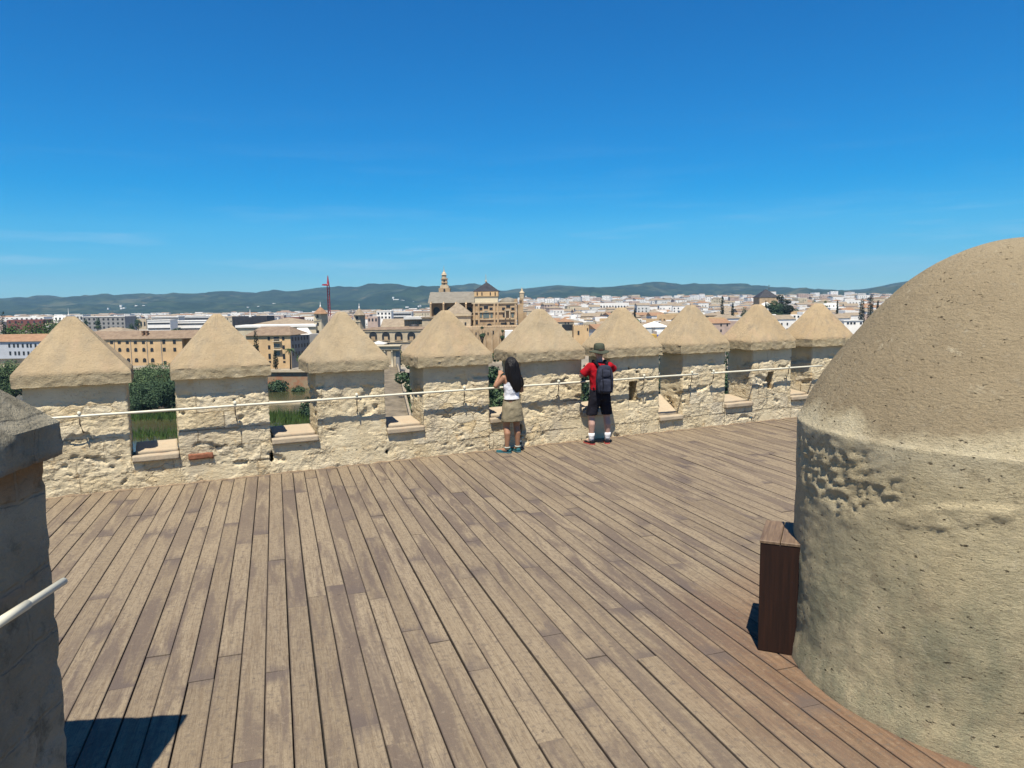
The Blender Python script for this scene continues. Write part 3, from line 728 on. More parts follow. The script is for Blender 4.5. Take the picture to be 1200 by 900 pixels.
def terrain():
    us = [-1.7 + 3.4 * k / 150 for k in range(151)]
    Ys = [150, 320, 420, 520, 650, 800, 1000, 1300, 1700, 2200, 2700, 3200]
    vs = []; fs = []
    for r, Y in enumerate(Ys):
        for u in us:
            X = u * Y; y = Y
            if r == 0:
                # first row lies on the river bank
                yy = 260
                for _ in range(20): yy = bankY(u * yy)
                X, y = u * yy, yy + .2
            vs.append((X, y, gz(X, y) if r else -21.5))
    n = len(us)
    for r in range(len(Ys) - 1):
        for k in range(n - 1): fs.append((r * n + k, r * n + k + 1, (r + 1) * n + k + 1, (r + 1) * n + k))
    mb = MB(); mb.add(vs, fs, 0, False); tag(mb.build('city_ground', M['ground']), kind='structure')
    # hills
    us = [-1.7 + 3.4 * k / 420 for k in range(421)]; rows = [3000 + 100 * k for k in range(56)]
    vs = []; fs = []
    for Y in rows:
        for u in us:
            X = u * Y; px = 600 + F * u
            # the crest lies at 6600 m
            yc = crest_y(max(-900, min(2190, px)))
            zc = at(600 + F * u * 1.0, yc, 6600).z
            b = gz(u * 3000, 3000) - 2
            t = (Y - 3000) / 3600
            if t <= 1:
                h = b + (zc - b) * (sstep(.06, 1.0, t) * .75 + .25 * t)
                amp = 75 * sstep(.1, .45, t) * sstep(1.0, .8, t)
            else:
                h = zc - (t - 1) * 420; amp = 10 * sstep(1.0, 1.2, t)
            h += amp * (mn.fractal(Vector((X / 700, Y / 700, 1.5)), 1.0, 2.0, 5) + .0)
            h += 16 * mn.fractal(Vector((X / 170, Y / 170, 4)), 1.0, 2.0, 4) * sstep(.1, .4, t) * (sstep(1.0, .93, t) if t <= 1 else sstep(1, 1.2, t))
            vs.append((X, Y, h)); HILL[(round(Y), round(u * 100))] = h
    n = len(us)
    for r in range(len(rows) - 1):
        for k in range(n - 1): fs.append((r * n + k, r * n + k + 1, (r + 1) * n + k + 1, (r + 1) * n + k))
    mb = MB(); mb.add(vs, fs, 0, True); tag(mb.build('hills', M['hill']), kind='structure')
    # river bed and earth as one broad sheet, water above it
    mb = MB(); mb.add([(-16000, -4000, -29), (16000, -4000, -29), (16000, 16000, -29), (-16000, 16000, -29)], [(0, 1, 2, 3)])
    tag(mb.build('ground', M['ground']), kind='structure')
    wm = NG('river_water', .16, .5)
    wm.color(wm.ramp(wm.noise(.03, 4, .6), [(.35, (.055, .060, .020)), (.65, (.085, .075, .035))])); wm.bump(wm.noise(.9, 5, .6, wm.vec((1, .4, 1))), .05)
    mb = MB(); xs = [-2400 + 80 * k for k in range(61)]
    vs = [(x, 5, -27) for x in xs] + [(x, bankY(x) + .1, -27) for x in xs]; k = len(xs)
    mb.add(vs, [(i, i + 1, k + i + 1, k + i) for i in range(k - 1)]); tag(mb.build('water', wm.m), kind='structure')
terrain()
# the tower we stand on, down to the river bank
mb = MB()
tq = [W(-13, TH, 0), W(-13, -22, 0), W(14, -22, 0), W(14, TH, 0)]
mb.loft([[(p.x, p.y, -28.5) for p in tq], [(p.x, p.y, -.06) for p in tq]])
tw = mb.build('stone_tower', M['sandw']); tag(tw, 'huge sandstone tower that carries the timber deck, seen only as the mass under it', 'tower')

# embankment wall along the far bank
mb = MB()
xs = [-420, -160, -92, -52]
g = NG('bank_brick', .95, .1)
g.color(g.mix(g.ramp(g.noise(.35, 5, .65), [(.4, 0.0), (.62, .85)]), (.34, .17, .095), (.33, .27, .17))); M['bank'] = g.m
vs = []
for x in xs: vs += [(x, bankY(x) - .6, -28.5), (x, bankY(x) - .0, -21.3), (x, bankY(x) + .6, -21.3)]
mb.add(vs, [(3 * i, 3 * i + 3, 3 * i + 4, 3 * i + 1) for i in range(3)] + [(3 * i + 1, 3 * i + 4, 3 * i + 5, 3 * i + 2) for i in range(3)])
ew = mb.build('embankment_wall', M['bank']); tag(ew, 'reddish brick embankment wall along the far river bank', 'wall')
mb = MB(); vs = []
for x in xs: vs += [(x, bankY(x) - .9, -21.25), (x, bankY(x) + .9, -21.25), (x, bankY(x) + .9, -20.4), (x, bankY(x) - .9, -20.4)]
for i in range(3):
    a = 4 * i; mb.add(vs[a:a + 8], [(0, 4, 5, 1), (1, 5, 6, 2), (2, 6, 7, 3), (3, 7, 4, 0)])
cp_ = mb.build('coping', M['sandp'], ew)

# ---- helpers for buildings placed at a depth
def X_(px, Y): return at(px, 357, Y).x
def Z_(px, py, Y): return at(px, py, Y).z
def bx(mb, xl, xr, yt, yb, Y, dp, mi=0):
    c = (xl + xr) / 2; mb.box(X_(xl, Y), X_(xr, Y), Y, Y + dp, Z_(c, yb, Y), Z_(c, yt, Y), mi)
def bld(name, px, Y, label, cat, group=None, z=None):
    o = empty(name, (X_(px, Y), Y, gz(X_(px, Y), Y) if z is None else z)); tag(o, label, cat, group); return o
def ch(mb, name, mat, root):
    l = root.matrix_world.translation if root.parent else root.location
    L = Vector(root.location); p = root.parent
    while p: L += Vector(p.location); p = p.parent
    mb.v = [(x - L.x, y - L.y, z - L.z) for x, y, z in mb.v]
    return mb.build(name, mat, root)
def win(root, px, py, Y, wpx, hpx, mat='pane', name='window', arch=False):
    c = Z_(px, py, Y); hw = wpx * Y / F / 2; hh = hpx * Y / F / 2; x = X_(px, Y)
    mb = MB()
    if not arch: mb.box(x - hw, x + hw, Y - .12, Y + .2, c - hh, c + hh)
    else:
        n = 10; r = hw; prof = [(x - hw, c - hh), (x + hw, c - hh)] + [(x + r * cos(pi * k / n), c + hh - r + r * sin(pi * k / n)) for k in range(n + 1)]
        mb.loft([[(a, Y - .12, b) for a, b in prof], [(a, Y + .2, b) for a, b in prof]])
    return ch(mb, name, M[mat], root)

# ---- mosque-cathedral
YM = 330
mq = bld('cathedral', 560, YM, 'large sandstone mosque-cathedral with long tiled nave roof and dark-roofed cream drum', 'cathedral')
mb = MB(); bx(mb, 504, 556, 355, 398, YM + 14, 18); ch(mb, 'nave_wall', M['sandw'], mq)
mb = MB(); mb.hip(X_(503, YM + 13), X_(558, YM + 13), YM + 12, YM + 34, Z_(530, 355, YM + 12), Z_(530, 342, YM + 23), gable=True, eave=.5); ch(mb, 'nave_roof', M['tile_grey'], mq)
for px in (511.5, 527, 541, 550): win(mq, px, 364.5, YM + 14, 7.5, 9, 'pane', 'arch', True)  # near-black panels stand in for the shade of the arch recesses
for px in (504.5, 519.5, 534, 546):
    mb = MB(); bx(mb, px - .9, px + .9, 356.5, 383, YM + 8, 6); mb.hip(X_(px - .9, YM + 8), X_(px + .9, YM + 8), YM + 8, YM + 14, Z_(px, 356.5, YM + 8), Z_(px, 353, YM + 8), eave=.1); ch(mb, 'buttress', M['sandw'], mq)
mb = MB(); bx(mb, 494, 552, 372.5, 395, YM + 2, 11.5); ch(mb, 'aisle_wall', M['sandp'], mq)
mb = MB(); bx(mb, 493, 552.5, 371, 372.6, YM + 1.4, 12); ch(mb, 'aisle_roof', M['tile_pale'], mq)
mb = MB(); bx(mb, 554, 605, 355.5, 390, YM, 22); ch(mb, 'transept_wall', M['sandw'], mq)
for y0, y1, ex in ((354.3, 355.8, 1.2), (365.2, 366.0, .5), (373.6, 374.6, .7), (382.2, 383.4, .9)):
    mb = MB(); bx(mb, 554 - ex, 605 + ex, y0, y1, YM - .5, 21.5); ch(mb, 'cornice', M['sandp'], mq)
for px in (555.5, 570 - 9.2, 579.3, 583.2, 604):
    mb = MB(); bx(mb, px - 1.0, px + 1.0, 355.9, 390, YM - .8, .78); ch(mb, 'pilaster', M['sandw'], mq)
for px, py, w_, h_, mt, ar in ((569.5, 368.5, 7, 8.5, 'glass', True), (563.2, 369.7, 2.6, 5, 'glass', False), (575.8, 369.7, 2.6, 5, 'glass', False), (563.4, 361.8, 3.6, 2.8, 'pane', False), (575.4, 361.8, 3.6, 2.8, 'pane', False),
                         (569.4, 360.2, 5.0, 3.2, 'pane', False), (590, 361.8, 3.6, 2.8, 'pane', False), (601, 361.8, 3.6, 2.8, 'pane', False), (595.5, 359.2, 4.6, 2.8, 'pane', False), (595, 364.4, 4.0, 2.6, 'pane', False),
                         (600.5, 369.5, 2.8, 4.6, 'glass', False), (590.2, 369.5, 2.2, 4, 'pane', False), (573, 380, 6, 2, 'pane', True), (558.5, 378.5, 3, 3, 'pane', True), (590, 379, 7, 2, 'pane', False), (600, 379, 5, 2, 'pane', False), (545, 381, 2.4, 3.4, 'pane', False)):
    win(mq, px, py, YM if px > 553 else YM + 2, w_, h_, mt, 'window', ar)
mb = MB()
for px in (592, 597.2): bx(mb, px - .7, px + .7, 364, 373, YM - 1.4, 1.3)
bx(mb, 591, 598.2, 362.8, 364, YM - 1.5, 1.4); ch(mb, 'portal', M['sandp'], mq)
mb = MB(); bx(mb, 556.5, 583.5, 347.3, 355, YM + 4, 18); ch(mb, 'drum', plain('cream_drum', (.75, .66, .47), .05, .5), mq)
mb = MB(); bx(mb, 556, 584, 341.5, 347.2, YM + 3.6, 18.8); dr = ch(mb, 'drum_gallery', M['ochre'], mq)
for px in (559.5, 565, 574.8, 580.5): win(mq, px, 344.3, YM + 3.6, 1.3, 3.6)
mb = MB(); x0, x1 = X_(555.6, YM + 4), X_(584.4, YM + 4); mb.hip(x0, x1, YM + 4, YM + 22, Z_(570, 341.4, YM + 4), Z_(570, 330.5, YM + 13), eave=.5, inset=20); ch(mb, 'drum_roof', M['slate'], mq)
mb = MB(); mb.lathe([(.35, 0), (.5, .5), (.25, 1.0), (.12, 1.3), (.1, 3.6), (.02, 3.7)], 8, (X_(570, YM + 13), YM + 13, Z_(570, 331, YM + 13))); ch(mb, 'finial', M['sandp'], mq)
mb = MB(); mb.lathe([(4.6, 0), (4.2, 1.0), (3.0, 1.9), (1.4, 2.4), (.02, 2.6)], 8, (X_(595.5, YM + 10), YM + 10, Z_(595, 355, YM + 10)), rot=.39); ch(mb, 'low_dome', M['tile_grey'], mq)
mb = MB(); bx(mb, 606, 613, 357, 395, YM + 5, 10); bx(mb, 613, 617, 366, 395, YM + 3, 10); bx(mb, 603, 606.5, 350, 357, YM + 4, 5); bx(mb, 609, 613.5, 349.5, 357.2, YM + 6, 3); ch(mb, 'apse', M['sandw'], mq)
mb = MB(); mb.lathe([(1.1, 0), (1.1, 2.6), (1.3, 2.7), (.6, 3.4), (.35, 4.2), (.12, 4.8), (.02, 5.4)], 8, (X_(611.8, YM + 7), YM + 7, Z_(611.8, 350, YM + 7))); ch(mb, 'corner_turret', M['sandp'], mq)
win(mq, 610.5, 353.5, YM + 6, 1.4, 3)
mb = MB(); bx(mb, 488, 619, 383.5, 436, YM - 22, 20); ch(mb, 'precinct_wall', M['sandw'], mq)
mb = MB()
for k in range(33):
    px = 553 + k * 2.0; bx(mb, px - .5, px + .5, 381.9, 383.6, YM - 22, .8)
ch(mb, 'battlements', M['sandw'], mq)
for px in (551.5, 559, 567.5, 575.6, 583.5, 592, 601, 610):
    mb = MB(); bx(mb, px - 1.1, px + 1.1, 386, 436, YM - 23.2, 1.18); ch(mb, 'buttress', M['sandw'], mq)
for px, py, h_ in ((557.2, 391, 3), (571.3, 391, 3), (577.5, 389.5, 4), (563, 396, 3)): win(mq, px, py, YM - 22, 1.5, h_)
# chapel with a pyramid roof in front of the nave
cpl = bld('chapel', 540, YM - 6, 'small stone chapel with a pointed pyramid roof in front of the cathedral nave', 'chapel')
mb = MB(); bx(mb, 522, 551, 370.3, 400, YM - 8, 9); ch(mb, 'wall', M['sandp'], cpl)
mb = MB(); bx(mb, 521, 552, 367.6, 370.4, YM - 8.6, 10); ch(mb, 'cornice', M['sandp'], cpl)
mb = MB(); mb.hip(X_(520, YM - 8), X_(551, YM - 8), YM - 8, YM + 1.5, Z_(536, 367.5, YM - 8), Z_(536, 354, YM - 4), inset=20, eave=.3); ch(mb, 'roof', M['tile_pale'], cpl)
win(cpl, 545, 379.5, YM - 8, 2, 3.4)
# bell tower behind
YB = 420
bt = bld('bell_tower', 521, YB, 'tall tiered baroque bell tower rising behind the nave roof', 'bell tower')
mb = MB(); bx(mb, 514.5, 527.5, 337.5, 420, YB, 6.3); ch(mb, 'shaft', M['sandw'], bt)
mb = MB(); bx(mb, 516.2, 526, 335, 337.6, YB + .8, 4.8); bx(mb, 516.8, 525.4, 333.8, 335.1, YB + 1, 4.4); ch(mb, 'cornice', M['sandp'], bt)
mb = MB(); bx(mb, 518, 524.4, 326.5, 333.9, YB + 1.6, 3.2); bx(mb, 517.2, 525.2, 326.2, 327.2, YB + 1.2, 4); bx(mb, 517.4, 525, 330.8, 331.5, YB + 1.2, 4); ch(mb, 'upper_stage', M['sandw'], bt)
for px, py, h_ in ((521.2, 329, 2.4), (521.2, 332.6, 1.6)): win(bt, px, py, YB + 1.6, 1.8, h_, arch=True)
for px in (521.2,): win(bt, px, 337 + 3.5, YB, 2.2, 4.5, arch=True)
mb = MB(); mb.lathe([(1.35, 0), (1.35, 1.9), (1.75, 2.0), (1.3, 2.5), (1.0, 3.3), (.45, 3.8), (.3, 4.6), (.12, 5.0), (.1, 7.2), (.02, 7.3)], 8, (X_(521.2, YB + 3), YB + 3, Z_(521, 326.3, YB + 3))); ch(mb, 'lantern', M['sandp'], bt)

# ---- bishop's palace wall with arches, and roofs behind it
YA = 300
ap = bld('arcaded_building', 460, YA, 'ochre building with a row of four dark arches under its roof line', 'building')
mb = MB(); bx(mb, 418, 506, 386.2, 440, YA, 12); ch(mb, 'wall', M['sandp'], ap)
mb = MB(); mb.hip(X_(417, YA), X_(507, YA), YA, YA + 12, Z_(460, 386.3, YA), Z_(460, 383.0, YA + 6), eave=.4); ch(mb, 'roof', M['tile'], ap)
for px in (436, 451, 466, 481): 
    win(ap, px, 394.2, YA, 9.2, 10.5, 'pane', 'arch', True)
    mb = MB(); bx(mb, px - 4.6, px + 4.6, 398.4, 399.3, YA - .3, .18); bx(mb, px - 2.2, px + 2.2, 394.5, 398.3, YA - .3, .14); ch(mb, 'balustrade', M['sandw'], ap)
win(ap, 451.5, 402.5, YA, 6, 4.2, 'pane', 'arch', True)
mb = MB(); bx(mb, 420, 506, 400.6, 401.3, YA - .35, .34); bx(mb, 420, 506, 387.6, 388.3, YA - .35, .34); ch(mb, 'string_course', M['sandp'], ap)
wr = bld('low_house', 441, YA - 14, 'low white-roofed building between the stone gate and the ochre arches', 'house')
mb = MB(); bx(mb, 432, 447, 403.5, 436, YA - 14, 9); ch(mb, 'wall', M['cream'], wr)
mb = MB(); mb.hip(X_(432, YA - 14), X_(447, YA - 14), YA - 14, YA - 5, Z_(440, 403.5, YA - 14), Z_(440, 399.5, YA - 10)); ch(mb, 'roof', M['white2'], wr)
sr = bld('low_building', 488, YA - 16, 'low pale stone building right of the gate with a sloping roof', 'building')
mb = MB(); bx(mb, 470, 506, 418, 438, YA - 16, 10); ch(mb, 'wall', M['cream'], sr)
mb = MB(); mb.hip(X_(469, YA - 16), X_(507, YA - 16), YA - 16, YA - 3, Z_(488, 418, YA - 16), Z_(488, 403, YA - 3), gable=True); ch(mb, 'roof', M['tile_pale'], sr)
# beige hall and the glazed roof
bh = bld('beige_hall', 460, 350, 'beige tiled hall roof rising behind the row of arches', 'building')
mb = MB(); bx(mb, 446, 473, 382, 392, 350, 14); ch(mb, 'wall', M['cream'], bh)
mb = MB(); mb.hip(X_(446, 350), X_(473, 350), 350, 366, Z_(460, 383, 350), Z_(460, 373.5, 358), gable=True); ch(mb, 'roof', M['tile_pale'], bh)
gh = bld('glazed_hall', 492, 345, 'hall with a flat white roof edge over dark vaults left of the cathedral', 'building')
mb = MB(); bx(mb, 473, 512, 374, 392, 345, 14); ch(mb, 'wall', M['sandw'], gh)
mb = MB(); bx(mb, 472.5, 513, 371.4, 374.1, 343.6, 17); ch(mb, 'roof', M['white2'], gh)
for k in range(15):
    mb = MB(); bx(mb, 474.4 + k * 2.6, 474.9 + k * 2.6, 374.2, 380, 344.7, .28); ch(mb, 'post', M['sandp'], gh)
for px, r in ((484, 5.4), (500, 7.2), (507.5, 5)):
    mb = MB(); c = (X_(px, 338), 338, Z_(px, 384, 338)); rr = r * 338 / F
    mb.loft([[(c[0] + rr * cos(pi * k / 10), y, c[2] + rr * .75 * sin(pi * k / 10)) for k in range(11)] for y in (337, 344)], 0, True); ch(mb, 'vault', M['slate'], gh)
mb = MB(); bx(mb, 490, 496, 380.6, 388, 336, 6); mb.hip(X_(491, 336), X_(502, 336), 336, 342, Z_(497, 385.5, 336), Z_(497, 380.5, 339), inset=20); ch(mb, 'pavilion', M['tile_pale'], gh)

# ---- stone gate at the end of the bridge
YG = 262
gt = bld('stone_gate', 452, YG, 'classical stone gate with columns and a cornice at the far end of the bridge', 'gate')
Zg = lambda y: Z_(452, y, YG)
mb = MB()
for px in (438.5, 458.3): bx(mb, px - .2, px + (3.6 if px > 450 else 3.6), 412, 439, YG + .5, 3)
bx(mb, 446.5, 448.5, 412, 439, YG + .5, 3)
mb.box(X_(434, YG), X_(466, YG), YG + .4, YG + 3.6, Zg(411.9), Zg(410.2)); ch(mb, 'pier', M['sandp'], gt)
mb = MB(); bx(mb, 433, 466.5, 406.2, 410.1, YG - .6, 4.6); ch(mb, 'entablature', M['sandp'], gt)
mb = MB(); bx(mb, 432.4, 467.2, 405, 406.1, YG - 1.1, 5.6); ch(mb, 'cornice', M['cream'], gt)
for px in (449, 457.5, 437, 441.5):
    mb = MB(); mb.lathe([(.55, 0), (.55, .3), (.42, .35), (.36, Zg(411) - Zg(438.6) - .5), (.5, Zg(411) - Zg(438.6) - .3), (.5, Zg(411) - Zg(438.6) - .0)], 10, (X_(px, YG), YG, Zg(438.6)), 0, True); ch(mb, 'column', M['cream'], gt)
mb = MB(); bx(mb, 459, 466, 411.8, 439, YG + .6, 2.6); ch(mb, 'side_wall', M['grey'], gt)

# ---- roman bridge running to the gate
bpm = plain('parapet_stone', (.44, .36, .25), .3, 2.0, c2=(.22, .175, .115))
br = empty('stone_bridge', (-20, 139, -20)); tag(br, 'long stone bridge crossing the river towards the classical gate', 'bridge')
def bp(Y, off): return (-19.6 + (139 - Y) * .176 + off * .985, Y + off * .17)
mb = MB(); ring = []
for Y in (30, 85, 140, 200, 262):
    x, y = bp(Y, 0); x2, y2 = bp(Y, -9); ring.append([(x, y, -28), (x, y, -19.4), (x2, y2, -19.4), (x2, y2, -28)])
mb.loft(ring); ch(mb, 'roadway', plain('bridge_stone', (.27, .22, .15), .3, .45, c2=(.10, .082, .055)), br)
for off in (0, -8.6):
    mb = MB(); ring = []
    for Y in (30, 85, 140, 200, 261):
        x, y = bp(Y, off + .02); x2, y2 = bp(Y, off - .42); ring.append([(x, y, -19.5), (x, y, -18.3), (x2, y2, -18.3), (x2, y2, -19.5)])
    mb.loft(ring); ch(mb, 'bridge_parapet', bpm, br)
for Y in (70, 96, 122, 148, 174, 200, 226):
    x, y = bp(Y, 0); mb = MB(); n = 10
    mb.loft([[(x + (3.6 * sin(pi * k / n)) * s_, y - 2.4 + 4.8 * k / n, z) for k in range(n + 1)] for z, s_ in ((-28, 1.0), (-22.5, 1.0), (-20.6, .05))]); ch(mb, 'cutwater', M['sandp'], br)
# pale boulders below the bridge
for k in range(16):
    Y = rnd.uniform(134, 190); x, y = bp(Y, rnd.uniform(1.2, 6)); mb = MB(); r = rnd.uniform(.6, 1.7)
    bm = bmesh.new(); bmesh.ops.create_icosphere(bm, subdivisions=2, radius=r)
    for v in bm.verts: v.co *= 1 + .35 * mn.noise(v.co * .9 + Vector((k * 3, 0, 0)))
    me = bpy.data.meshes.new('boulder'); bm.to_mesh(me); bm.free(); me.materials.append(M['sandp'])
    o = bpy.data.objects.new('boulder', me); COL.objects.link(o); o.location = (x, y, -26.8); tag(o, 'pale boulder in the river at the foot of the stone bridge', 'boulder', 'boulders below the bridge')
# weir
mb = MB(); pts = [(-150, 232), (-110, 226), (-80, 224), (-44, 222)]
mb.loft([[(x, y - 1.6, -28), (x, y - .9, -26.5), (x, y + .9, -26.5), (x, y + 1.6, -28)] for x, y in pts]); tag(mb.build('weir', M['sandp']), 'low pale stone weir across the green river, left of the bridge', 'weir')

# ---- the long seminary on the left
YS = 312
sm_ = bld('seminary', 170, YS, 'long yellow building with tiled roof and three rows of small dark windows', 'building')
mb = MB(); bx(mb, 70, 210.5, 397.2, 436, YS, 13); ch(mb, 'wall', M['ochre'], sm_)
mb = MB(); mb.hip(X_(69, YS), X_(240, YS), YS, YS + 13, Z_(160, 397.2, YS), Z_(160, 387.6, YS + 6.5), eave=.6); ch(mb, 'roof', M['tile'], sm_)
mb = MB(); bx(mb, 210.6, 226, 397, 436, YS + 2.2, 10.5); ch(mb, 'return_wall', M['ochre_dark'], sm_)
mb = MB(); bx(mb, 219.5, 245, 397, 436, YS + 1.0, 11.5); ch(mb, 'end_wall', M['ochre'], sm_)
for k, px in enumerate((118, 127.5, 136.5, 146, 155.5, 165, 174.5)): 
    win(sm_, px, 401.4, YS, 3.6, 3.0); win(sm_, px, 409.8, YS, 3.6, 4.4, arch=True); win(sm_, px, 422, YS, 4, 4.6, arch=True)
for px in (189, 201.5): win(sm_, px, 400.6, YS, 3.4, 4.6); win(sm_, px, 409.6, YS, 3.4, 4.2); win(sm_, px, 425, YS, 3.6, 4)
for px in (130.4, 149.6, 168.8, 185.6): 
    mb = MB(); bx(mb, px - .25, px + .25, 398.5, 436, YS - .22, .2); ch(mb, 'drainpipe', M['grey'], sm_)
for px in (164.5, 169):
    mb = MB(); bx(mb, px - 1, px + 1, 388.5, 393, YS + 2, 1.6); bx(mb, px - 1.3, px + 1.3, 387.8, 388.6, YS + 1.8, 2); ch(mb, 'chimney', M['tile_or'], sm_)
mb = MB(); mb.hip(X_(102, YS + 18), X_(143, YS + 18), YS + 18, YS + 34, Z_(125, 390, YS + 18), Z_(125, 383.8, YS + 26), inset=6); bx(mb, 103, 142, 390, 420, YS + 18, 15); ch(mb, 'rear_wing', M['tile_pale'], sm_)
ww = bld('white_wing', 20, YS + 14, 'shade-tinted white building with orange roof and two rows of windows at the far left', 'building')
mb = MB(); bx(mb, -60, 48, 400.2, 420.5, YS + 14, 11); ch(mb, 'wall', M['white_in_shade'], ww)
mb = MB(); bx(mb, -60, 47, 420.6, 428, YS + 15, 9); ch(mb, 'plinth', M['sandp'], ww)
mb = MB(); mb.hip(X_(-61, YS + 14), X_(58, YS + 14), YS + 14, YS + 25, Z_(20, 400.2, YS + 14), Z_(20, 391.5, YS + 20), eave=.6); ch(mb, 'roof', M['tile_or'], ww)
for row, xs_ in ((405, (6.6, 12.2, 16.8, 22.5, 28, 32, 37.6)), (414, (7, 13, 17.4, 23, 28.4, 33, 38.2))):
    for px in xs_: win(ww, px, row, YS + 14, 2.2, 4.2)

# ---- ochre palace with shade painted grey on its right side, and its turrets
YO = 286
po = empty('ochre_palace', (X_(322, YO), YO, gz(X_(322, YO), YO)), 0); tag(po, 'ochre palace block with balconies, its right side greyed for shade, behind the embankment', 'building')
CXo = X_(338.5, YO)
mb = MB(); mb.box(X_(286, YO), CXo, YO, YO + 14, -21.5, Z_(320, 393, YO))
mb.add([(CXo, YO, -21.5), (X_(361, YO + 16), YO + 16, -21.5), (X_(361, YO + 16), YO + 16, Z_(361, 392, YO + 16)), (CXo, YO, Z_(338, 393, YO))], [(0, 1, 2, 3)], 1)  # right face takes the grey material, its shade painted as colour
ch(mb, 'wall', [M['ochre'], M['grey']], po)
ze = Z_(320, 393, YO); mb = MB()
A_, B_, C_, D_ = (X_(285.4, YO), YO - .7, ze), (CXo + .3, YO - .7, ze), (X_(361.6, YO + 16), YO + 15.8, ze), (X_(300, YO + 16), YO + 16, ze)
rA, rB = (X_(305, YO + 9), YO + 9, ze + 3.3), (X_(338, YO + 9), YO + 9, ze + 3.3)
mb.add([A_, B_, C_, D_, rA, rB], [(0, 1, 5, 4), (1, 2, 5), (2, 3, 4, 5), (3, 0, 4), (3, 2, 1, 0)]); ch(mb, 'roof', M['tile'], po)
for px in (313, 330): 
    for py, h_ in ((396.7, 3.6), (406.8, 4.2), (417.5, 6), (424, 2)): win(po, px, py, YO, 2.8, h_)
for py, h_ in ((397, 4.4), (405.5, 5.2), (414, 5)): win(po, 322, py, YO, 6.5, h_, 'glass' if py > 400 else 'pane')
for py in (399.8, 409.6):
    mb = MB(); bx(mb, 317, 327, py, py + .8, YO - 1.2, 1.1); bx(mb, 317, 327, py - 2.4, py - 2.1, YO - 1.2, .1); ch(mb, 'balcony', M['cream'], po)
for row in (396.5, 405, 413.5):
    for k in range(6):
        t = .1 + k * .155; p = Vector((CXo, YO, 0)).lerp(Vector((X_(361, YO + 16), YO + 16, 0)), t)
        dd = (Vector((X_(361, YO + 16), YO + 16, 0)) - Vector((CXo, YO, 0))).normalized(); nn_ = Vector((dd.y, -dd.x, 0)); z = Z_(350, row, YO + 8)
        mb = MB(); mb.loft([[tuple(p + dd * s_ + nn_ * .1 + Vector((0, 0, z + h_))) for s_, h_ in ((-.5, -.75), (.5, -.75), (.5, .75), (-.5, .75))], [tuple(p + dd * s_ - nn_ * .1 + Vector((0, 0, z + h_))) for s_, h_ in ((-.5, -.75), (.5, -.75), (.5, .75), (-.5, .75))]]); ch(mb, 'window', M['pane'], po)
mb = MB(); bx(mb, 361, 374, 391.5, 440, YO + 20, 10); ch(mb, 'side_wing', M['grey'], po)
bw = bld('long_white_building', 320, YO + 30, 'long building with a bright white parapet under a broad beige roof', 'building')
mb = MB(); bx(mb, 276, 369, 383, 400, YO + 30, 12); ch(mb, 'wall', M['cream'], bw)
mb = MB(); bx(mb, 274, 369, 380.8, 383.4, YO + 29.4, 13); ch(mb, 'parapet', M['white'], bw)
mb = MB(); mb.hip(X_(288, YO + 44), X_(372, YO + 44), YO + 44, YO + 64, Z_(330, 381, YO + 44), Z_(330, 372.2, YO + 54), inset=16, eave=.3); bx(mb, 290, 370, 381, 392, YO + 44, 19); ch(mb, 'rear_roof', M['tile_pale'], bw)
mb = MB(); mb.hip(X_(346, YO + 31), X_(366, YO + 31), YO + 26, YO + 29, Z_(355, 392, YO + 26), Z_(355, 384, YO + 28), eave=.2); ch(mb, 'white_gable', M['white'], bw)
def turret_tower(px0, px1, px2, Yt, ytop, yeave, yb, yfin, label, wmat, cone):
    r = bld('turret_tower', (px0 + px2) / 2, Yt, label, 'tower')
    x0, x1, x2 = X_(px0, Yt), X_(px1, Yt), X_(px2, Yt); wdt = (x2 - x0); z0, z1 = gz(x0, Yt), Z_(px1, yeave, Yt)
    d1 = x1 - x0; d2 = x2 - x1
    pts = [(x0, Yt), (x1, Yt - .4), (x2, Yt + d1 * .9), (x1 - d1 * .3, Yt + d1 * 1.3)]
    mb = MB(); mb.add([(x, y, z0) for x, y in pts] + [(x, y, z1) for x, y in pts], [(0, 1, 5, 4), (1, 2, 6, 5), (2, 3, 7, 6), (3, 0, 4, 7), (4, 5, 6, 7)]); ch(mb, 'wall', M[wmat], r)
    c = ((x0 + x2) / 2, Yt + d1 * .45, z1); rr = wdt * .62; hh = Z_(px1, ytop, Yt) - z1
    mb = MB(); mb.lathe([(rr, -.1), (rr * .55, hh * .45), (rr * .22, hh * .8), (.12, hh)], 8, c, rot=.39); ch(mb, 'roof', M[cone], r)
    mb = MB(); mb.lathe([(.3, 0), (.35, .4), (.14, .9), (.09, 2.0), (.01, 2.3)], 6, (c[0], c[1], c[2] + hh - .1)); ch(mb, 'finial', M['white'], r)
    for py in [yeave + 3.5 + 9 * k for k in range(3)]: win(r, (px0 + px1) / 2, py, Yt - .2, 2.4, 3.4)
    mb = MB(); bx(mb, px0 - .3, px1 + .3, yeave + 7.5, yeave + 8.3, Yt - .55, .3); ch(mb, 'string_course', M['cream'], r)
    return r
turret_tower(367, 376, 381.5, YO + 32, 359.5, 367.3, 392, 354, 'pale square turret tower with orange pointed roof behind the ochre palace', 'cream', 'tile_or')
turret_tower(414, 421.5, 426, 330, 361, 369, 392, 357, 'smaller turret tower with beige pointed roof behind the third merlon tip', 'sandp', 'tile_pale')
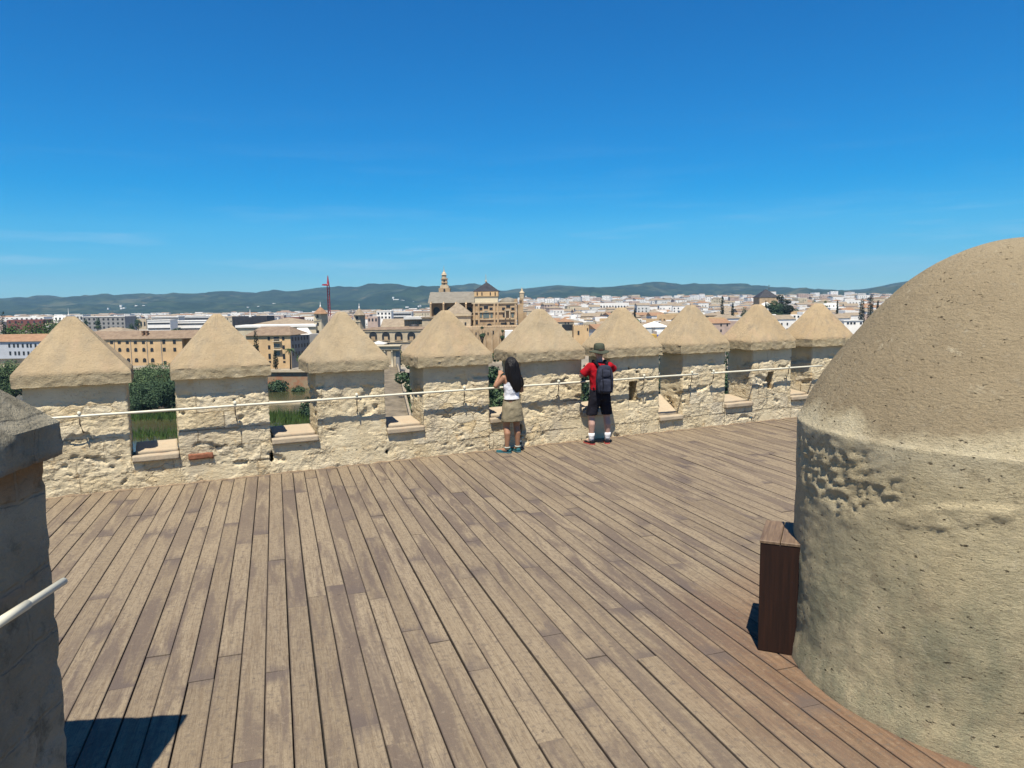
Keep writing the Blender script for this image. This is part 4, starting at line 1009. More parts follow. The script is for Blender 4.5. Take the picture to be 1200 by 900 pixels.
# crane
YC = 600
cr_ = bld('tower_crane', 385.5, YC, 'tall dark red tower crane rising above the rooftops', 'crane')
mb = MB(); x = X_(385.5, YC); zt = Z_(385.5, 335, YC); zb = gz(x, YC); hw = .8
for sx in (-hw, hw):
    for sy in (-hw, hw): mb.box(x + sx - .17, x + sx + .17, YC + sy - .17, YC + sy + .17, zb, zt)
z = zb; k = 0
while z < zt - 2.2:
    for sy in (-hw, hw):
        a, b = (x - hw, x + hw) if k % 2 else (x + hw, x - hw); mb.tube([(a, YC + sy, z), (b, YC + sy, z + 2.2)], .11, 4)
    z += 2.2; k += 1
ch(mb, 'mast', M['steel_red'], cr_)
mb = MB(); mb.loft([[(x - 1, YC - 1, zt), (x + 1, YC - 1, zt), (x + 1, YC + 1, zt), (x - 1, YC + 1, zt)], [(x - .25, YC - .25, Z_(385, 323, YC)), (x + .25, YC - .25, Z_(385, 323, YC)), (x + .25, YC + .25, Z_(385, 323, YC)), (x - .25, YC + .25, Z_(385, 323, YC))]]); ch(mb, 'tower_head', M['steel_red'], cr_)
mb = MB()
mb.loft([[(x - .8, YC, zt), (x + .8, YC, zt), (x, YC, zt + 2.2)], [(x + 5.2, YC - 22, zt + .2), (x + 6.0, YC - 22, zt + .2), (x + 5.6, YC - 22, zt + 1.2)]]); ch(mb, 'jib', M['steel_red'], cr_)
mb = MB(); mb.loft([[(x - .8, YC, zt), (x + .8, YC, zt), (x, YC, zt + 1.6)], [(x - 2.2, YC - 12, zt), (x - .8, YC - 12, zt), (x - 1.5, YC - 12, zt + 1.2)]]); ch(mb, 'counter_jib', M['steel_red'], cr_)
mb = MB(); mb.box(x - 1.3, x + .3, YC - 1.8, YC - .4, zt - .2, zt + 1.6); ch(mb, 'cab', M['white'], cr_)
# ---- far blocks on the left
def block(name, xl, xr, yt, yb, Y, dp, mat, label, rows=0, cols=0, roof=None, cat='building', stripe=None):
    r = bld(name, (xl + xr) / 2, Y, label, cat)
    mb = MB(); c = (xl + xr) / 2; mb.box(X_(xl, Y), X_(xr, Y), Y, Y + dp, gz(X_(c, Y), Y) - 1, Z_(c, yt, Y)); ch(mb, 'wall', M[mat], r)
    if roof:
        mb = MB(); bx(mb, xl - .3, xr + .3, yt - .8, yt + .02, Y - .4, dp + .8); ch(mb, 'roof', M[roof], r)
    for i in range(rows):
        py = yt + (i + .55) * (yb - yt) / rows
        if stripe:
            mb = MB(); bx(mb, xl + .5, xr - .5, py - .8, py + .8, Y - .3, .28); ch(mb, 'window_band', M[stripe], r)
        else:
            for k in range(cols): win(r, xl + (k + .5) * (xr - xl) / cols, py, Y, min(2.2, .5 * (xr - xl) / cols), .5 * (yb - yt) / rows)
    return r
block('apartment_block', 95, 145, 371.5, 386, 800, 25, 'grey', 'wide grey apartment block behind the yellow building, left of the white flats', 3, 9, 'white2')
block('apartment_block', 62, 76, 369.8, 378, 1000, 20, 'white', 'white flats with roof mast left of the first merlon tip', 1, 3)
block('apartment_block', 84, 96, 368.8, 376, 1050, 20, 'white2', 'white flats just right of the first merlon tip', 1, 3)
block('red_roofed_block', 6, 49, 374.6, 380, 900, 20, 'tile_red', 'long low brown-red building behind the park trees at far left', 1, 6, None)
block('warehouse', 4, 50, 371.6, 376, 1300, 24, 'white', 'long white building above the brown-red one at far left', 1, 8)
block('modern_flats', 171, 198, 375.6, 388, 700, 16, 'white', 'white flats with dark window bands, lowest of the modern rows', 2, 0, 'white', stripe='pane')
block('modern_flats', 196, 240, 376.6, 388, 720, 16, 'white', 'long white flats with dark bands left of the second merlon tip', 2, 0, 'white', stripe='pane')
block('modern_flats', 176, 208, 371.6, 380, 860, 16, 'white2', 'grey-white flats with dark bands in the second modern row', 2, 0, 'white', stripe='pane')
block('modern_flats', 209, 246, 371.0, 380, 900, 16, 'white2', 'rearmost grey-white flats with dark bands beside the second merlon tip', 2, 0, 'white', stripe='pane')
block('modern_flats', 150, 170, 374, 384, 900, 16, 'sandp', 'beige low flats right of the grey apartment block', 1, 5)
block('dark_block', 271, 312, 370.5, 384, 560, 18, 'slate', 'long dark slate-clad block right of the second merlon tip', 1, 8)
block('red_roofed_block', 332, 350, 371.8, 378, 620, 16, 'tile_red', 'low red roofed block behind the broad beige roof', 0, 0)
block('white_block', 350, 367, 372.2, 380, 640, 16, 'white', 'white houses block left of the orange pointed turret', 1, 6)
block('pink_house', 380.5, 392, 370.5, 384, 420, 14, 'pink', 'pinkish house at the foot of the red crane', 1, 3)
block('white_block', 441, 458, 365, 374, 900, 18, 'white', 'white flats with dark windows left of the cathedral', 2, 4, 'white')
block('white_block', 458, 482, 366.2, 374, 950, 18, 'white2', 'wide white-grey flats with dark bands nearest to the cathedral nave', 2, 0, 'white', stripe='pane')
block('white_block', 430, 442, 371, 378, 800, 16, 'pink', 'small pink and white house block right of the smaller turret', 1, 3)
block('white_block', 484, 494, 363.5, 372, 1100, 16, 'white', 'small white block just left of the cathedral nave roof', 1, 3)
block('long_white_hall', 696, 737, 355.0, 366, 1150, 30, 'white', 'very long plain white hall under the hills, between the fifth and sixth merlon tips', 1, 12)
block('white_block', 675, 691, 357.6, 366, 1050, 25, 'white', 'pair of plain white blocks left of the long white hall', 1, 3)
block('white_block', 736, 750, 352.5, 362, 1500, 25, 'white', 'white flats peeping above the right end of the long white hall', 1, 4)
def mast(px, yt, yb, Y, label):
    o = bld('roof_mast', px, Y, label, 'mast', z=Z_(px, yb, Y))
    mb = MB(); z1, z2 = Z_(px, yb, Y), Z_(px, yt, Y); mb.lathe([(.5, 0), (.32, (z2 - z1) * .5), (.1, z2 - z1)], 6, (X_(px, Y), Y, z1)); ch(mb, 'pole', M['white'], o)
    mb = MB(); mb.box(X_(px, Y) - .9, X_(px, Y) + .9, Y - .2, Y + .2, z1 - .4, z1 + 1.2); ch(mb, 'mount', M['white'], o)
mast(79.4, 361, 369.5, 1000, 'white telecom mast on the flats by the first merlon tip')
mast(292.5, 362.5, 371, 560, 'white roof mast with dish on the dark slate block')

# ---- church with a dark hipped roof, to the right
YK = 620
ck = bld('church', 899, YK, 'church with dark steep hipped roof and cross on the right skyline', 'church')
mb = MB(); bx(mb, 890, 911.5, 348.5, 362, YK, 16); ch(mb, 'wall', M['sandw'], ck)
mb = MB(); mb.hip(X_(889, YK), X_(912.5, YK), YK, YK + 16, Z_(900, 348.5, YK), Z_(900, 338.6, YK + 8), inset=30, eave=.3); ch(mb, 'roof', M['slate'], ck)
mb = MB(); mb.lathe([(.5, 0), (.3, .8), (.15, 1), (.12, 4)], 6, (X_(900.7, YK + 8), YK + 8, Z_(900, 339, YK + 8))); mb.box(X_(900.7, YK + 8) - .8, X_(900.7, YK + 8) + .8, YK + 7.9, YK + 8.1, Z_(900, 335, YK + 8), Z_(900, 334.6, YK + 8)); ch(mb, 'cross', M['iron'], ck)
mb = MB(); mb.hip(X_(892, YK - 10), X_(908, YK - 10), YK - 10, YK, Z_(900, 358.5, YK - 10), Z_(900, 354, YK - 5)); bx(mb, 892, 908, 358.5, 370, YK - 10, 9.5); ch(mb, 'porch', M['white2'], ck)

# ---- town houses
def windows_grid(root, w_, d_, h_, rnd_, n=3, rows=2):
    cols_ = max(2, int(w_ / 3.2))
    for r in range(rows):
        for c in range(cols_):
            if rnd_.random() < .25: continue
            x = -w_ / 2 + (c + .5) * w_ / cols_; z = 1.6 + r * 3.0
            if z + .9 > h_: continue
            mb = MB(); mb.box(x - .45, x + .45, -d_ / 2 - .06, -d_ / 2 + .1, z - .7, z + .7); mb.build('window', M['pane'], root)
WALLS = [('white', 'white'), ('white', 'white'), ('white', 'white'), ('white2', 'grey-white'), ('cream', 'cream'), ('ochre', 'ochre'), ('pink', 'pinkish'), ('white', 'white')]
ROOFS = [('tile', 'brown gable'), ('tile_pale', 'pale gable'), ('flat', 'flat'), ('white2', 'white-topped flat'), ('white2', 'whitewashed flat'), ('tile_pale', 'pale hip'), ('tile_or', 'orange gable')]
PROTO = []
hr = random.Random(5)
for i in range(34):
    wm, wn = WALLS[i % len(WALLS)]; rm, rn_ = ROOFS[(i * 3 + i // 7) % len(ROOFS)]
    w_ = hr.uniform(8, 17); d_ = hr.uniform(8, 13); h_ = hr.choice((5.6, 6.4, 8.6, 10.2)); st = 'two-storey' if h_ < 8 else 'three-storey'
    mb = MB(); mb.box(-w_ / 2, w_ / 2, -d_ / 2, d_ / 2, -3, h_)
    root = mb.build('town_house', M[wm])
    rb = MB()
    if 'flat' in rn_:
        rb.box(-w_ / 2 + .25, w_ / 2 - .25, -d_ / 2 + .25, d_ / 2 - .25, h_ + .003, h_ + .06)
        pb = MB()
        for (a, b, c, e_) in ((-w_ / 2, w_ / 2, -d_ / 2, -d_ / 2 + .24), (-w_ / 2, w_ / 2, d_ / 2 - .24, d_ / 2), (-w_ / 2, -w_ / 2 + .24, -d_ / 2 + .24, d_ / 2 - .24), (w_ / 2 - .24, w_ / 2, -d_ / 2 + .24, d_ / 2 - .24)): pb.box(a, b, c, e_, h_ + .002, h_ + .95)
        pb.build('roof_parapet', M[wm], root)
        if hr.random() < .7:
            sb = MB(); sx = hr.uniform(-w_ / 4, w_ / 4); sb.box(sx - 1.6, sx + 1.6, -.5, 3, h_ + .07, h_ + 2.7); sb.build('stair_hut', M['white'], root)
    else:
        ax = 'x' if i % 3 else 'y'
        rb.hip(-w_ / 2, w_ / 2, -d_ / 2, d_ / 2, h_, h_ + hr.uniform(1.6, 2.6), inset=None, gable='gable' in rn_, axis=ax, eave=.35)
        if 'gable' in rn_:
            gb = MB()
            pass
    ro = rb.build('roof', M[rm], root)
    windows_grid(root, w_, d_, h_, hr, rows=2 if h_ < 8 else 3)
    PROTO.append((root, w_, d_, h_, wn, rn_, st))
MERPX = [85, 262, 405, 529, 637, 733, 814, 892, 966, 1050]
NOTCH = ['first and second', 'second and third', 'third and fourth', 'fourth and fifth', 'fifth and sixth', 'sixth and seventh', 'seventh and eighth', 'eighth and ninth']
def merl_y(px):     # approximate silhouette of the parapet, to leave out what it fully hides
    best = 470
    for k, c in enumerate(MERPX):
        hw = [70, 57, 50, 48, 46, 38, 37, 37, 34, 999][k]
        if abs(px - c) < hw + 4: best = min(best, 366 + (abs(px - c) / hw) * 52)
    if px > 985: best = min(best, 395 - (px - 985) * 1.0)
    return best
hp = random.Random(21)
placed = []; D = 292.0
occ_skip = lambda px, D: (485 < px < 628 and D < 410) or (880 < px < 935 and 560 < D < 660) or (672 < px < 752 and 1040 < D < 1200)
near = []; far = []
while D < 3000:
    px = 556 if D > 420 else 622
    px += hp.uniform(0, 12)
    step = hp.uniform(12, 17) if D < 700 else D * .022
    while px < (1430 if D > 480 else 1300):
        pr = hp.choice(range(len(PROTO))); w_ = PROTO[pr][1]
        sc = hp.uniform(.85, 1.15) * (1.0 if D < 700 else (1.0 + (D - 700) / 1800))
        Dj = D + hp.uniform(-4, 4); wpx = w_ * sc * F / Dj
        c = px + wpx / 2
        if not occ_skip(c, Dj) and hp.random() < .93: (near if D < 760 and c < 1075 else far).append((pr, c, Dj, sc, hp.uniform(-.45, .45)))
        px += wpx * hp.uniform(.98, 1.25)
    D += step
vis = []
for h in near:
    pr, c, Dj, sc, rz_ = h; X = X_(c, Dj); zg = gz(X, Dj); yt = proj((X, Dj, zg + PROTO[pr][3] * sc))[1]
    if yt < merl_y(c) + 3: vis.append(h + (yt,))
vis.sort(key=lambda h: h[2])
ind = vis[:296]; rest = vis[296:]
rows_by = {}
for h in ind:
    pr, c, Dj, sc, rz_, yt = h
    n_ = None
    for k in range(8):
        if MERPX[k] <= c < MERPX[k + 1]: n_ = k
    rows_by.setdefault((n_, PROTO[pr][4], PROTO[pr][5], PROTO[pr][6]), []).append(h)
ORD = ['', 'second', 'third', 'fourth', 'fifth', 'sixth', 'seventh', 'eighth', 'ninth', 'tenth', 'eleventh', 'twelfth']
used = set()
for (n_, wn, rn_, st), L in rows_by.items():
    L.sort(key=lambda h: h[1])
    place = ('between %s merlon tips' % NOTCH[n_]) if n_ is not None else 'beside the domed turret'
    for i, h in enumerate(L):
        pr, c, Dj, sc, rz_, yt = h; root = PROTO[pr][0]
        if pr in used: o = copy_tree(root) if Dj < 560 else copy_obj(root)
        else: o = root; used.add(pr)
        if Dj >= 560 and o is not root:
            for chd in root.children:
                if chd.name.startswith('roof'): copy_obj(chd, o)
        X = X_(c, Dj); o.location = (X, Dj, gz(X, Dj)); o.rotation_euler.z = rz_; o.scale = (sc, sc, sc)
        pre = '' if len(L) == 1 else ('leftmost ' if i == 0 else (ORD[i] + ' ' if i < len(ORD) else 'farther '))
        tag(o, ' '.join(('%s%s %s house, %s roof, %s' % (pre, st, wn, rn_, place)).split()[:16]), 'house', 'town houses beyond the river')
for k, p in enumerate(PROTO):
    if k not in used:
        for c_ in list(p[0].children): bpy.data.objects.remove(c_)
        bpy.data.objects.remove(p[0])
# the far town reads as one mass
sb = MB(); fm = [M[k] for k in ('white', 'white2', 'cream', 'ochre', 'tile', 'tile_pale', 'flat', 'tile_or', 'pane', 'pink')]
def far_house(px, D, w_, d_, h_, r, tall=False):
    X = X_(px, D); zg = gz(X, D); wmi = r.choice((0, 0, 0, 0, 1, 1, 0, 2, 9)); rmi = r.choice((4, 5, 5, 6, 0, 1, 0, 1, 5, 7))
    a = r.uniform(-.5, .5); ca, sa = cos(a), sin(a)
    fn = lambda x, y, z: (X + x * ca - y * sa, D + x * sa + y * ca, zg + z)
    sb.box(-w_ / 2, w_ / 2, -d_ / 2, d_ / 2, -2, h_, wmi, fn)
    if rmi in (4, 5, 7):
        t = MB(); t.hip(-w_ / 2, w_ / 2, -d_ / 2, d_ / 2, h_, h_ + r.uniform(1.5, 3), gable=r.random() < .5, eave=.3); sb.add([fn(*p) for p in t.v], t.f, rmi)
    else: sb.box(-w_ / 2 + .3, w_ / 2 - .3, -d_ / 2 + .3, d_ / 2 - .3, h_ + .05, h_ + .4, rmi, fn)
    for k in range(int(w_ / 4)):
        for rr in range(int(h_ / 3)):
            if r.random() < .6:
                x = -w_ / 2 + (k + .5) * 4; sb.box(x - .6, x + .6, -d_ / 2 - .1, -d_ / 2 + .05, rr * 3 + 1, rr * 3 + 2.5, 8, fn)
fr = random.Random(3)
for h in rest:
    pr, c, Dj, sc, rz_, yt = h; far_house(c, Dj, PROTO[pr][1] * sc, PROTO[pr][2] * sc, PROTO[pr][3] * sc, fr)
for pr, c, Dj, sc, rz_ in far:
    if Dj < 1100 or fr.random() < .9: far_house(c, Dj, PROTO[pr][1] * sc, PROTO[pr][2] * sc, PROTO[pr][3] * (sc if fr.random() < .85 else sc * 1.5), fr)
for k in range(700):     # sparser far town left of the cathedral
    px = fr.uniform(-420, 560); D = fr.uniform(900, 2600)
    far_house(px, D, fr.uniform(12, 40), fr.uniform(10, 20), fr.uniform(6, 13), fr)
tag(sb.build('distant_town', fm), 'distant mass of white and tiled houses below the hills', 'town', None, 'stuff')
# scattered white houses on the hillside
hb = MB()
for k in range(42):
    px, py = fr.choice(((470, 355), (455, 352), (625, 353), (690, 354), (610, 352), (640, 355), (300, 358), (150, 362), (480, 357), (700, 356)))
    px += fr.gauss(0, 14); py += fr.gauss(0, 1.5); r_ = fr.uniform(4, 9); u = (px - 600) / F
    for Y in range(3000, 6300, 50):
        P = at(px, py, Y); hh = HILL.get((int(round(Y / 100.0)) * 100, round(P.x / Y * 100)))
        if hh is not None and hh > P.z:
            hb.box(P.x - r_, P.x + r_, Y - 6, Y + 6, hh - 25, hh + r_ * .35); break
tag(hb.build('hillside_houses', M['white']), 'scattered white houses on the foot of the hills', 'houses', None, 'stuff')
# some objects of the near right town
wh = bld('white_house', 598, 296, 'small plain white house against the ochre precinct wall', 'house', z=gz(0, 296))
mb = MB(); bx(mb, 591, 606.5, 387.5, 434, 296, 8); ch(mb, 'wall', M['white'], wh)
mb = MB(); bx(mb, 602, 607.5, 385.8, 387.5, 295.6, 5); ch(mb, 'roof', M['slate'], wh)
win(wh, 604.5, 391, 296, 1.6, 4.4)
oh = bld('ochre_house', 680, 330, 'ochre house with ornate top and dark doorway, right of the fifth merlon', 'house')
mb = MB(); bx(mb, 672, 690, 382, 420, 330, 10); ch(mb, 'wall', M['ochre'], oh)
mb = MB()
for k in range(9): bx(mb, 672.5 + k * 2, 673.6 + k * 2, 380.2, 382, 330, .8)
ch(mb, 'battlements', M['sandw'], oh)
win(oh, 677.8, 390, 330, 2.2, 4.6); win(oh, 690 - 1.6, 386, 330, 1.4, 3)
th = bld('tiled_house', 664, 338, 'house with a broad orange tiled roof and dark opening, touching the fifth merlon slope', 'house')
mb = MB(); bx(mb, 652, 672.5, 377, 420, 338, 12); ch(mb, 'wall', M['cream'], th)
mb = MB(); mb.hip(X_(652, 338), X_(673, 338), 338, 350, Z_(662, 377.2, 338), Z_(662, 372.6, 344)); ch(mb, 'roof', M['tile_or'], th)
win(th, 665, 383.5, 338, 13, 7, name='opening'); win(th, 662.5, 378.6, 338, 1.6, 1.6); win(th, 666, 378.6, 338, 1.6, 1.6)
sh_ = bld('white_hall', 770, 345, 'white hall with a shallow white pitched roof and one grey door', 'hall')
mb = MB(); bx(mb, 756, 784, 383, 420, 345, 14); ch(mb, 'wall', M['white2'], sh_)
mb = MB(); mb.hip(X_(756, 345), X_(784, 345), 345, 359, Z_(770, 383.4, 345), Z_(770, 376.5, 352)); ch(mb, 'roof', M['white'], sh_)
win(sh_, 766, 386.5, 345, 4, 6, 'grey', 'door')
aw = bld('blue_awning', 776, 326, 'royal blue awning between the sixth and seventh merlon', 'awning', z=Z_(776, 397, 326))
mb = MB(); mb.loft([[(X_(771, 326), 326, Z_(776, 396, 326)), (X_(781, 326), 326, Z_(776, 396, 326)), (X_(781, 326), 328, Z_(776, 392.5, 326)), (X_(771, 326), 328, Z_(776, 392.5, 326))], [(X_(771, 326), 326, Z_(776, 396.5, 326)), (X_(781, 326), 326, Z_(776, 396.5, 326)), (X_(781, 326), 328, Z_(776, 393, 326)), (X_(771, 326), 328, Z_(776, 393, 326))]]); ch(mb, 'canopy', M['blue'], aw)
yh = bld('yellow_house', 771, 328, 'low yellow house with a white wall top carrying the blue awning', 'house')
mb = MB(); bx(mb, 760, 783, 392, 425, 328, 9); ch(mb, 'wall', M['yellow'], yh)
mb = MB(); bx(mb, 770, 783.4, 388, 392, 328, 9.4); ch(mb, 'upper_wall', M['white'], yh)
w3 = bld('white_house', 1002, 420, 'white house with three square windows beside the domed turret', 'house')
mb = MB(); bx(mb, 990, 1012, 376, 410, 420, 12); ch(mb, 'wall', M['white'], w3)
mb = MB(); bx(mb, 989.5, 1012.5, 375.2, 376, 419.6, 12.8); ch(mb, 'roof', M['white2'], w3)
for px in (994.5, 998.3, 1002.2, 1009.7): win(w3, px, 378.8, 420, 2.4, 2.4)
w4 = bld('white_house', 935, 450, 'tall white house with two balconies left of the ninth merlon', 'house')
mb = MB(); bx(mb, 924, 941, 369, 400, 450, 10); bx(mb, 941, 945.5, 365.5, 400, 451, 9); ch(mb, 'wall', M['white'], w4)
for px, py in ((931.5, 371), (936, 371), (932, 375.5), (937, 375.5)): win(w4, px, py, 450, 2, 2.2)
mb = MB(); bx(mb, 928, 940, 377.4, 378, 449, .9); ch(mb, 'balcony', M['grey'], w4)

# ---- trees
def crown(mb, blobs, n, size, r, flat=1.0):
    tot = sum(b[1][0] * b[1][1] * b[1][2] for b in blobs)
    for c, ra in blobs:
        m_ = int(n * (ra[0] * ra[1] * ra[2]) / tot) + 8
        for _ in range(m_):
            while True:
                v = Vector((r.uniform(-1, 1), r.uniform(-1, 1), r.uniform(-1, 1)))
                if .05 < v.length <= 1: break
            L = v.length; v = v / L * (L ** .45)
            p = Vector((c[0] + v.x * ra[0], c[1] + v.y * ra[1], c[2] + v.z * ra[2]))
            nr = (v + Vector((r.gauss(0, .55), r.gauss(0, .55), r.gauss(.25, .5)))).normalized()
            a = nr.orthogonal().normalized(); b = nr.cross(a); s = size * r.uniform(.6, 1.4); th = r.uniform(0, pi); a, b = a * cos(th) + b * sin(th), b * cos(th) - a * sin(th)
            mb.add([p - a * s, p - b * s * .55, p + a * s, p + b * s * .55], [(0, 1, 2, 3)])
tr = random.Random(77)
def tree(name, px, ytop, Y, zb, wm_, mat, label, n=1400, leaf=.42, trunk=.25, kind='round', group=None, cat='tree'):
    X = X_(px, Y); H = Z_(px, ytop, Y) - zb; o = empty(name, (X, Y, zb)); tag(o, label, cat, group)
    t = MB(); th_ = H * trunk
    t.tube([(0, 0, -.3), (.1 * tr.uniform(-1, 1), 0, th_), (.2 * tr.uniform(-1, 1), .1, H * .75)], [H * .028, H * .022, H * .006], 7)
    for k in range(5):
        a = 2 * pi * k / 5 + tr.random(); z0 = th_ * tr.uniform(.8, 1.2); t.tube([(0, 0, z0), (cos(a) * wm_ * .22, sin(a) * wm_ * .22, z0 + H * .16), (cos(a) * wm_ * .36, sin(a) * wm_ * .36, z0 + H * .3)], [H * .014, H * .01, H * .004], 5)
    t.build('trunk', M['bark'], o)
    c = MB()
    if kind == 'column':
        bl = [((tr.uniform(-.1, .1) * wm_, tr.uniform(-.1, .1) * wm_, H * (.12 + .8 * k / 7)), (wm_ / 2 * (1.0 - .75 * abs(k / 7 - .35)) , wm_ / 2 * (1 - .75 * abs(k / 7 - .35)), H * .12)) for k in range(8)]
        bl.append(((0, 0, H * .95), (wm_ * .14, wm_ * .14, H * .06)))
    else:
        bl = []
        for k in range(9 if kind == 'round' else 14):
            a = tr.uniform(0, 2 * pi); q = tr.uniform(0, .32) * wm_; zz = tr.uniform(trunk + .18, .82) * H; ss = tr.uniform(.2, .34) * wm_ * (1.15 - .55 * zz / H)
            bl.append(((cos(a) * q, sin(a) * q, zz), (ss, ss, ss * tr.uniform(.7, 1.0))))
        bl.append(((0, 0, H - wm_ * .17), (wm_ * .2, wm_ * .2, wm_ * .17)))
    crown(c, bl, n, leaf, tr); c.build('crown', M[mat], o); return o
# riverside wood seen between the first merlons
spots = [(-14, 424, 232, 13), (8, 421, 236, 12), (146, 440, 222, 12), (161, 430, 226, 13), (176, 432, 216, 13), (190, 424, 222, 14), (205, 426, 218, 13), (222, 436, 226, 12), (168, 447, 204, 11), (198, 444, 206, 12)]
names = ['leftmost of the riverside trees, cut by the edge of the view', 'grey-green riverside tree left of the first merlon', 'low riverside tree against the right edge of the first merlon', 'riverside tree below the yellow building, left in the first gap',
         'middle riverside tree in the first gap, behind the front ones', 'tallest riverside tree in the first gap, against the yellow wall', 'riverside tree in the first gap touching the second merlon', 'riverside tree mostly hidden behind the second merlon',
         'front left riverside tree at the water edge in the first gap', 'front right riverside tree at the water edge in the first gap']
for (px, yt, Y, wd), nm in zip(spots, names): tree('riverside_tree', px, yt, Y, -27.1, wd, 'leafd' if px % 3 == 0 else 'leaf', nm, 10000, .22, .12, 'bushy', 'trees on the river islands')
tree('river_bush', 322, 447, 256, -27.2, 9, 'leafd', 'dark bush at the foot of the brick embankment in the second gap', 1500, .36, .06, 'bushy', cat='bush')
tree('river_bush', 345, 459, 255, -27.2, 7, 'leafd', 'low bush right under the brick embankment in the second gap', 900, .36, .06, 'bushy', cat='bush')
tree('river_bush', 356, 465, 190, -27.2, 5.5, 'leafd', 'tall dark bush standing in the water by the third merlon', 1100, .3, .06, 'bushy', cat='bush')
tree('river_tree', 479, 421, 172, -27.2, 7.0, 'leafd', 'dark tree right of the bridge in the third gap', 3000, .34, .08, 'bushy')
tree('river_tree', 483, 450, 165, -27.2, 5, 'leaf', 'lower green tree in front of the dark one in the third gap', 1200, .34, .05, 'bushy')
tree('river_tree', 580, 413, 182, -27.2, 7, 'leafd', 'tall dark tree beside the woman in the fourth gap', 2400, .34, .06, 'bushy')
tree('river_tree', 594, 420, 178, -27.2, 7, 'leafd', 'dark tree behind the woman in the fourth gap', 2200, .34, .06, 'bushy')
tree('river_tree', 583, 452, 150, -27.2, 7, 'leaf', 'lower green tree beneath the tall dark one beside the woman', 1800, .34, .05, 'bushy')
for px_, nm_ in ((706, 'dark tree mostly hidden by the man and the sixth merlon'), (771, 'dark tree seen through the slit of the sixth gap'), (852, 'dark tree seen through the slit of the seventh gap'), (928, 'dark tree seen through the slit of the eighth gap')):
    tree('river_tree', px_, 409, 176, -27.2, 8, 'leafd', nm_, 1800, .36, .05, 'bushy')
tree('river_tree', 691, 424, 190, -27.2, 8, 'leafd', 'dark tree glimpsed beside the man in the fifth gap', 1600, .36, .06, 'bushy')
tree('street_tree', 564.5, 382.5, 283, -21.4, 3.4, 'leafd', 'small round-topped street tree in front of the precinct wall, left one', 700, .26, .55, 'round', 'round street trees')
tree('street_tree', 588.3, 386.5, 281, -21.4, 2.8, 'leafd', 'small round-topped street tree in front of the precinct wall, right one', 600, .26, .6, 'round', 'round street trees')
tree('green_tree', 466.5, 409.5, 272, -21.4, 3.6, 'leafb', 'bright green tree right behind the classical gate', 700, .3, .15, 'bushy')
tree('green_tree', 353, 412.5, 276, -21.4, 7, 'leafb', 'bright green spreading tree in front of the shaded palace side', 1000, .34, .2, 'bushy')
tree('cypress', 297.5, 388, 281, -21.4, 2.8, 'cyp', 'dark cypress in front of the ochre palace', 900, .26, .06, 'column')
tree('cypress', 319.5, 411, 279, -21.4, 2.2, 'cyp', 'low dark cypress below the palace balcony', 600, .24, .06, 'column')
tree('cypress', 1.5, 366.5, 420, -22, 4.2, 'cyp', 'dark cypress at the left edge of the view', 800, .34, .06, 'column')
for k, (px, yt, Y, wd) in enumerate(((8, 378, 440, 14), (18, 376.5, 450, 15), (30, 377.5, 440, 16), (42, 378, 450, 15), (53, 374, 440, 15), (63, 372.5, 452, 16), (73, 374.5, 446, 14))):
    tree('park_tree', px, yt, Y, -22, wd, 'leaf' if k % 2 else 'leafb', ['first', 'second', 'third', 'fourth', 'fifth', 'sixth', 'last'][k] + ' from left in the row of green park trees behind the orange roof', 800, .6, .15, 'bushy', 'park trees')
for k, (px, yt, Y, wd, nm) in enumerate(((113, 372, 700, 7, 'dark tree in front of the grey apartment block, right'), (99, 374, 690, 7, 'dark tree in front of the grey apartment block, left'), (152, 379, 600, 9, 'dark tree between the grey block and the modern flats'), (160, 371, 760, 8, 'loose crowned tree standing above the modern flats'), (205, 384, 560, 9, 'small tree in front of the modern flats'))):
    tree('town_tree', px, yt, Y, gz(X_(px, Y), Y), wd, 'leafd', nm, 500, .55, .2, 'bushy')
tree('large_tree', 914, 345, 585, gz(X_(914, 585), 585), 15, 'cyp', 'large dark tree right of the church', 5200, .5, .15, 'bushy')
tree('large_tree', 907, 352, 560, gz(X_(907, 560), 560), 14, 'leafd', 'broad dark tree in front of the church', 4200, .5, .15, 'bushy')
tree('large_tree', 924, 351, 570, gz(X_(924, 570), 570), 11, 'cyp', 'dark rounded tree at the right of the church trees', 3000, .5, .15, 'bushy')
for px, yt, Y, wd, nm in ((846.5, 348.5, 560, 3.6, 'dark cypress left of the church, the taller of two'), (858.5, 355.5, 540, 3, 'dark cypress left of the church, the shorter of two'), (897.6, 353, 600, 2.4, 'thin cypress right before the church'),
                          (1010.5, 350, 480, 4.6, 'ragged dark conifer beside the tall cypress at right'), (1020.5, 345.5, 470, 5, 'tallest dark cypress beside the domed turret'), (1028.5, 352.5, 520, 2.6, 'slender cypress touching the turret outline'), (981.5, 352.5, 520, 2.2, 'slim cypress right of the ninth merlon tip'), (744, 362, 520, 2.6, 'cypress between the sixth and seventh merlon tips')):
    tree('cypress', px, yt, Y, gz(X_(px, Y), Y), wd, 'cyp', nm, 1700, .34, .05, 'column')
